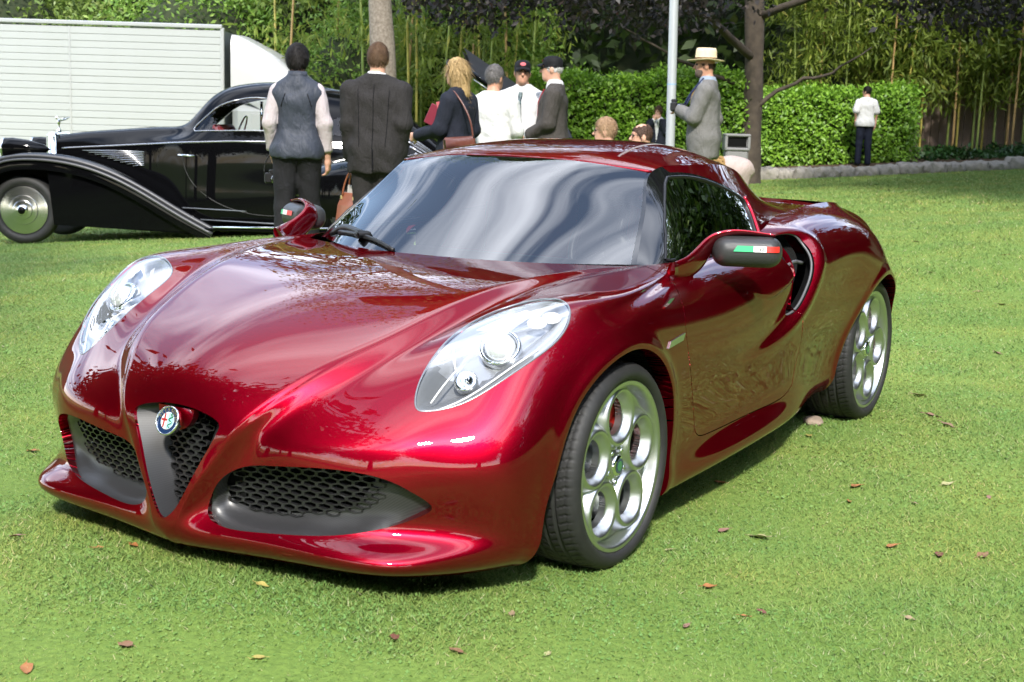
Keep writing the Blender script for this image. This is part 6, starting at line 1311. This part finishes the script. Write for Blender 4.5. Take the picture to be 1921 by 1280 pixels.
# 6 older man in cap and brown suit, facing left
A = dict(L=((-.22, .02, 1.16), (-.12, .20, 1.05)), R=((.225, -.03, 1.165), (.17, .17, 1.03)), Lc=.9)
SUITB = cloth('brown_suit', (.070, .062, .056), .85, (.10, .09, .082), 90, .2, 120)
p6 = person('elderly man in a black cap and brown suit facing left in the group', .33, 13.2, 1.89, 82, A, [dict(n='shirt', m=WHITE, g=.012, z=.95, ztop=1.525), dict(n='jacket', m=SUITB, g=.022, z=.80, ztop=1.49, flare=1, arm=.96, open=.10)], SUITB, ('crop', hairm('white', (.45, .44, .42), (.6, .59, .57))), hyaw=0, build=1.12, sunglasses=True, hat=True); cap_hat(p6); tie(p6, cloth('tie_red', (.35, .02, .03), .5), 1.15)
# 7, 8 two men sitting low behind the roof
A = dict(L=((-.235, .06, 1.165), (-.16, .30, 1.12)), R=((.235, .06, 1.165), (.16, .30, 1.12)))
for lab, la, hr, hy, zz in (('fair-haired seated man in glasses facing left, head above the car roof', .73, ('short', hairm('fair', (.26, .16, .09), (.36, .24, .15))), 20, .10), ('balding seated man in glasses, head above the car roof near the pole', 1.03, ('thin', hairm('darkbrown', (.05, .03, .022), (.10, .06, .045))), 38, .06)):
    pz = person(lab, la, 11.2, 1.68, 60, A, [dict(n='shirt', m=cloth('pale_blue', (.40, .48, .60), .85), g=.014, z=.93, ztop=1.5, arm=1.0)], DARKTR, hr, hyaw=hy, glasses=True, seat=True, feet_dz=zz-.10)
    ch = empty('folding_chair', spot(la, 11.2, 0), RZ+radians(60), 'plain chair under the seated man %s the pole' % ('away from' if la < 1 else 'nearest'), 'chair')
    mb = MB(); mb.box((0, .12, .38+zz), (.44, .46, .03), None, .008); mb.build('seat', M['black_plastic'], ch, False); mb = MB(); mb.box((0, -.16, .68+zz), (.42, .03, .26), None, .008); mb.build('backrest', M['black_plastic'], ch, False)
    for a in (-.2, .2):
        for b in (-.14, .32):
            mb = MB(); mb.tube([(a, b, -.02), (a, b, (.37 if b > 0 else .8)+zz)], .013, 6); mb.build('leg', M['galv'], ch)
# 9 man in the straw hat
GREY = cloth('grey_suit', (.20, .195, .185), .85, (.27, .26, .25), 90, .2, 150)
A = dict(L=((-.22, .08, 1.17), (-.08, .235, 1.24)), R=((.235, -.07, 1.165), (.25, .04, .94)), Lc=.9, Rc=.9)
p9 = person('man in a straw hat and light grey suit beside the metal pole', 1.86, 13.7, 1.92, 76, A, [dict(n='shirt', m=cloth('pale_blue', (.40, .48, .60), .85), g=.016, z=.97, ztop=1.525), dict(n='jacket', m=GREY, g=.024, z=.80, ztop=1.49, flare=1, arm=.96, open=.13)], cloth('grey_trousers', (.17, .17, .16), .85), ('crop', hairm('darkbrown', (.05, .03, .022), (.10, .06, .045))), hyaw=14, build=1.15, beard=hairm('beard', (.06, .04, .03), (.14, .11, .09)), skin=SKIN2, hat=True)
po, base, s_, ph, hp, J = p9; tie(p9, cloth('tie_gold', (.45, .28, .05), .5, (.30, .18, .03), 60, .4, 60), 1.0)
M['straw'] = mat('straw', (.62, .50, .30), .75, bump=(160, .5, 3), noise=(60, .6, (.72, .60, .40))); n = 30
mb = MB(); rg = []
for f, z in ((1.72, .070), (1.74, .066), (1.35, .058), (1.0, .062), (.99, .10), (.96, .15), (.85, .178), (.55, .172), (.05, .165)): rg.append([hp(.094*f*cos(a), .110*f*sin(a)-.012, z-(.014*abs(sin(a)) if f > 1.3 else 0)) for a in np.arange(n)/n*2*pi])
mb.add(np.array(rg).reshape(-1, 3), [(i*n+k, i*n+(k+1) % n, (i+1)*n+(k+1) % n, (i+1)*n+k) for i in range(8) for k in range(n)]); mb.build('straw_hat', M['straw'], po)
mb = MB(); rg = [[hp(.0955*cos(a), .1115*sin(a)-.012, z) for a in np.arange(n)/n*2*pi] for z in (.064, .084)]; mb.add(np.array(rg).reshape(-1, 3), [(k, (k+1) % n, n+(k+1) % n, n+k) for k in range(n)]); mb.build('hat_band', cloth('hatband', (.20, .12, .05), .7), po)
wc = hang(po, J, s_, 'L', (0.03, .055, .03)); c9 = empty('camera', wc, RZ+1.4, 'black camera held at the chest of the man in the straw hat', 'camera'); mb = MB(); mb.box((0, 0, 0), (.14, .07, .095), None, .015); mb.box((0, 0, .058), (.06, .06, .035), None, .01); mb.build('camera_body', M['black_plastic'], c9, False)
mb = MB(); mb.lathe([(.001, .10), (.03, .10), (.036, .09), (.036, .02)], 16, (0, -.02, 0), RyL); mb.build('lens', M['black_gloss'], c9); mb = MB()
for sg in (-1, 1): mb.tube(curve([np.array(q)*s_ for q in ((sg*.075, .02, 1.53), (sg*.09, .125, 1.40), (sg*.04, .20, 1.27))], 8), .012, 5)
mb.build('neck_strap', cloth('strap_navy', (.03, .04, .10), .7), po)
# 10 boy by the hedge, hand to his face
A = dict(L=((-.20, .10, 1.20), (-.06, .20, 1.47)), R=((.22, .10, 1.19), (.07, .19, 1.46)), Lp=(0, -1, 0), Rp=(0, -1, 0))
p10 = person('boy in a navy jacket with a hand to his face before the hedge', 2.48, 24.4, 1.42, 165, A, [dict(n='shirt', m=WHITE, g=.012, z=.95, ztop=1.525), dict(n='jacket', m=NAVY, g=.024, z=.86, ztop=1.47, arm=.97, open=.06)], DARKTR, ('thick', hairm('brown', (.065, .037, .02), (.12, .07, .04))), hyaw=-20, feet_dz=.13)
# 11 man in white by the right hedge
A = dict(L=((-.255, -.05, 1.175), (-.20, .06, .97)), R=((.25, -.03, 1.17), (.245, .03, .93)), st=(.02, -.02))
p11 = person('man in a white short-sleeved shirt standing with his back turned by the hedge', 7.45, 29.5, 1.72, 8, A, [dict(n='shirt', m=WHITE, g=.020, z=.88, ztop=1.50, arm=.42, flare=1)], cloth('dark_jeans', (.02, .025, .045), .85), ('short', hairm('black', (.006, .005, .005), (.016, .013, .012))), hyaw=40, feet_dz=.17)
# pale and tan padded form, stand-in for a seated figure
bg_ = empty('seated_form', spot(2.27, 15.0, .10), RZ, 'pale and tan padded form standing in for a seated figure behind the red car roof', 'bag')
V, F = surf_nets(lambda X, Y, Z: smn([ell((X, Y, Z), (.10, 0, .60), (.24, .18, .15)), ell((X, Y, Z), (.0, 0, .34), (.28, .2, .34))], .08)+.008*np.sin(X*30)*np.sin(Z*25), (-.5, -.3, 0), (.5, .3, .85), .035); mk('padding', V, F, cloth('pale_pink', (.62, .50, .46), .85), bg_)
V, F = surf_nets(lambda X, Y, Z: np.abs(smn([ell((X, Y, Z), (-.16, -.04, .56), (.26, .17, .20)), ell((X, Y, Z), (-.1, 0, .3), (.3, .21, .32))], .08))-.012, (-.55, -.3, 0), (.4, .3, .85), .035); mk('tan_shell', V, F, cloth('tan', (.42, .26, .10), .85), bg_)
# ------------------------------------------------------------------ fallen leaves, a stone chip by the rear wheel
LC = dict(orange=(.36, .15, .05), brown=(.24, .13, .07), yellow=(.40, .33, .09), pale=(.38, .36, .17), pink=(.28, .155, .115), red=(.19, .07, .05), tan=(.30, .22, .13))
LMAT = {k: mat('leaf_'+k, c, .6, noise=(40, .6, tuple(.7*v for v in c))) for k, c in LC.items()}
def fallen(x, y, col, size, label, group=None, curl=.22, rz=None):
    size *= 1.0; n, m = 7, 5; rz = rng.uniform(0, 6.28) if rz is None else rz; V = []
    for i in range(n):
        t_ = i/(n-1); w = .30*np.sin(pi*t_**.8)**.8*(1-.15*t_)
        for j in range(m): q = (j/(m-1)-.5)*2; V.append([(t_-.5)*size, q*w*size*.9, size*(curl*(q*w*2.2)**2+curl*.7*(t_-.5)**2*1.6+.03*np.sin(9*t_+q*4))])
    F = [(i*m+j, (i+1)*m+j, (i+1)*m+j+1, i*m+j+1) for i in range(n-1) for j in range(m-1)]
    V = np.array(V); st = MB(); st.add(V, F); st.tube([(-.5*size, 0, size*curl*.28), (-.78*size, size*.06, size*.05)], size*.018, 4)
    o = st.build('fallen_leaf', LMAT[col]); o.location = (x, y, float(ground_z(x, y))+.006); o.rotation_euler = (rng.uniform(-.2, .2), rng.uniform(-.2, .2), rz); return tag(o, label, 'leaf', group)
G_ = 'fallen leaves on the lawn'
for x, y, c, s_, l in (
 (-1.408, -.197, 'orange', .055, 'large orange fallen leaf in the near corner of the lawn, furthest from the car'), (-1.202, -.272, 'brown', .05, 'narrow brown fallen leaf between the orange leaf and the yellow leaf'), (-1.102, -.570, 'yellow', .046, 'yellow fallen leaf with a brown spot on the grass before the nose'),
 (-.848, -.758, 'red', .046, 'dark red-brown fallen leaf, left of a tan one, before the bumper'), (-.802, -.896, 'brown', .042, 'tan curled fallen leaf close to the dark red-brown leaf'), (-.796, -.312, 'yellow', .04, 'thin yellow-green fallen leaf in front of the splitter'),
 (.974, -.776, 'orange', .05, 'bright orange fallen leaf beside the sill, behind the front wheel'), (1.221, -1.169, 'orange', .058, 'rusty orange fallen leaf on the grass between both wheels'), (.469, -1.123, 'pale', .075, 'pale yellow fallen leaf, the largest beside the front wheel'), (.461, -1.007, 'pink', .05, 'pinkish fallen leaf just behind the front wheel'),
 (.622, -1.468, 'orange', .05, 'upright orange fallen leaf right of the pale yellow leaf'), (.626, -1.604, 'red', .05, 'dark curled fallen leaf between an orange and a brown leaf'), (.700, -1.710, 'brown', .058, 'brown folded fallen leaf at the right edge of the lawn'), (-.026, -1.176, 'orange', .045, 'small orange fallen leaf in front of the front wheel'),
 (-.122, -1.357, 'red', .035, 'small red fallen leaf on the near lawn, right of the front wheel'), (1.860, -.776, 'yellow', .06, 'yellow fallen leaf beside the stone in front of the rear wheel'), (2.581, -1.078, 'pink', .085, 'greyish pink fallen leaf on the lawn right of the rear wheel'), (2.425, -1.180, 'pink', .08, 'flat pink fallen leaf nearest the greyish pink one'),
 (3.004, -.906, 'tan', .08, 'tan fallen leaf behind the rear wheel'), (1.453, -1.420, 'pale', .06, 'pale green-yellow fallen leaf right of the rusty orange one'), (-.763, .174, 'orange', .038, 'small orange fallen leaf beside the tip of the nose'), (-.155, 1.339, 'orange', .06, 'orange fallen leaf on the lawn left of the right bumper'), (-.890, .495, 'pink', .05, 'pale pink fallen leaf at the left edge of the lawn')): fallen(x, y, c, s_, l, G_)
for k, (x, y) in enumerate(((1.021, -1.211), (1.132, -1.394), (1.363, -1.578), (.189, -.955), (-.177, -1.338), (.056, -1.680), (-.325, -1.246), (-.673, -1.062), (-.834, .232), (6.631, -.491), (4.561, -.908), (1.153, 3.182), (4.832, 7.069), (-.516, -.867), (7.2, -.2), (8.1, .4), (9.4, .1), (6.1, -1.0), (10.2, 1.1), (12.4, 1.0), (5.2, -1.4))): fallen(x, y, ('orange', 'tan', 'pink', 'pale')[k % 4], .032 if x < 4 else .07, 'small fallen leaf lying loose on the open lawn', 'small loose leaves on the lawn')
V, F = surf_nets(lambda X, Y, Z: ((np.abs(X)/.055)**3+(np.abs(Y)/.04)**3+(np.abs(Z)/.017)**3)**(1/3)-1+.12*np.sin(X*70)*np.sin(Y*80), (-.09, -.07, -.05), (.09, .07, .05), .009)
st_ = mk('stone', V, F, mat('tan_stone', (.28, .215, .165), .9, bump=(60, .6, 4))); st_.location = (2.13, -.70, float(ground_z(2.13, -.70))+.008); st_.rotation_euler = (0, 0, .5); tag(st_, 'flat tan stone chip on the grass before the rear wheel', 'stone')
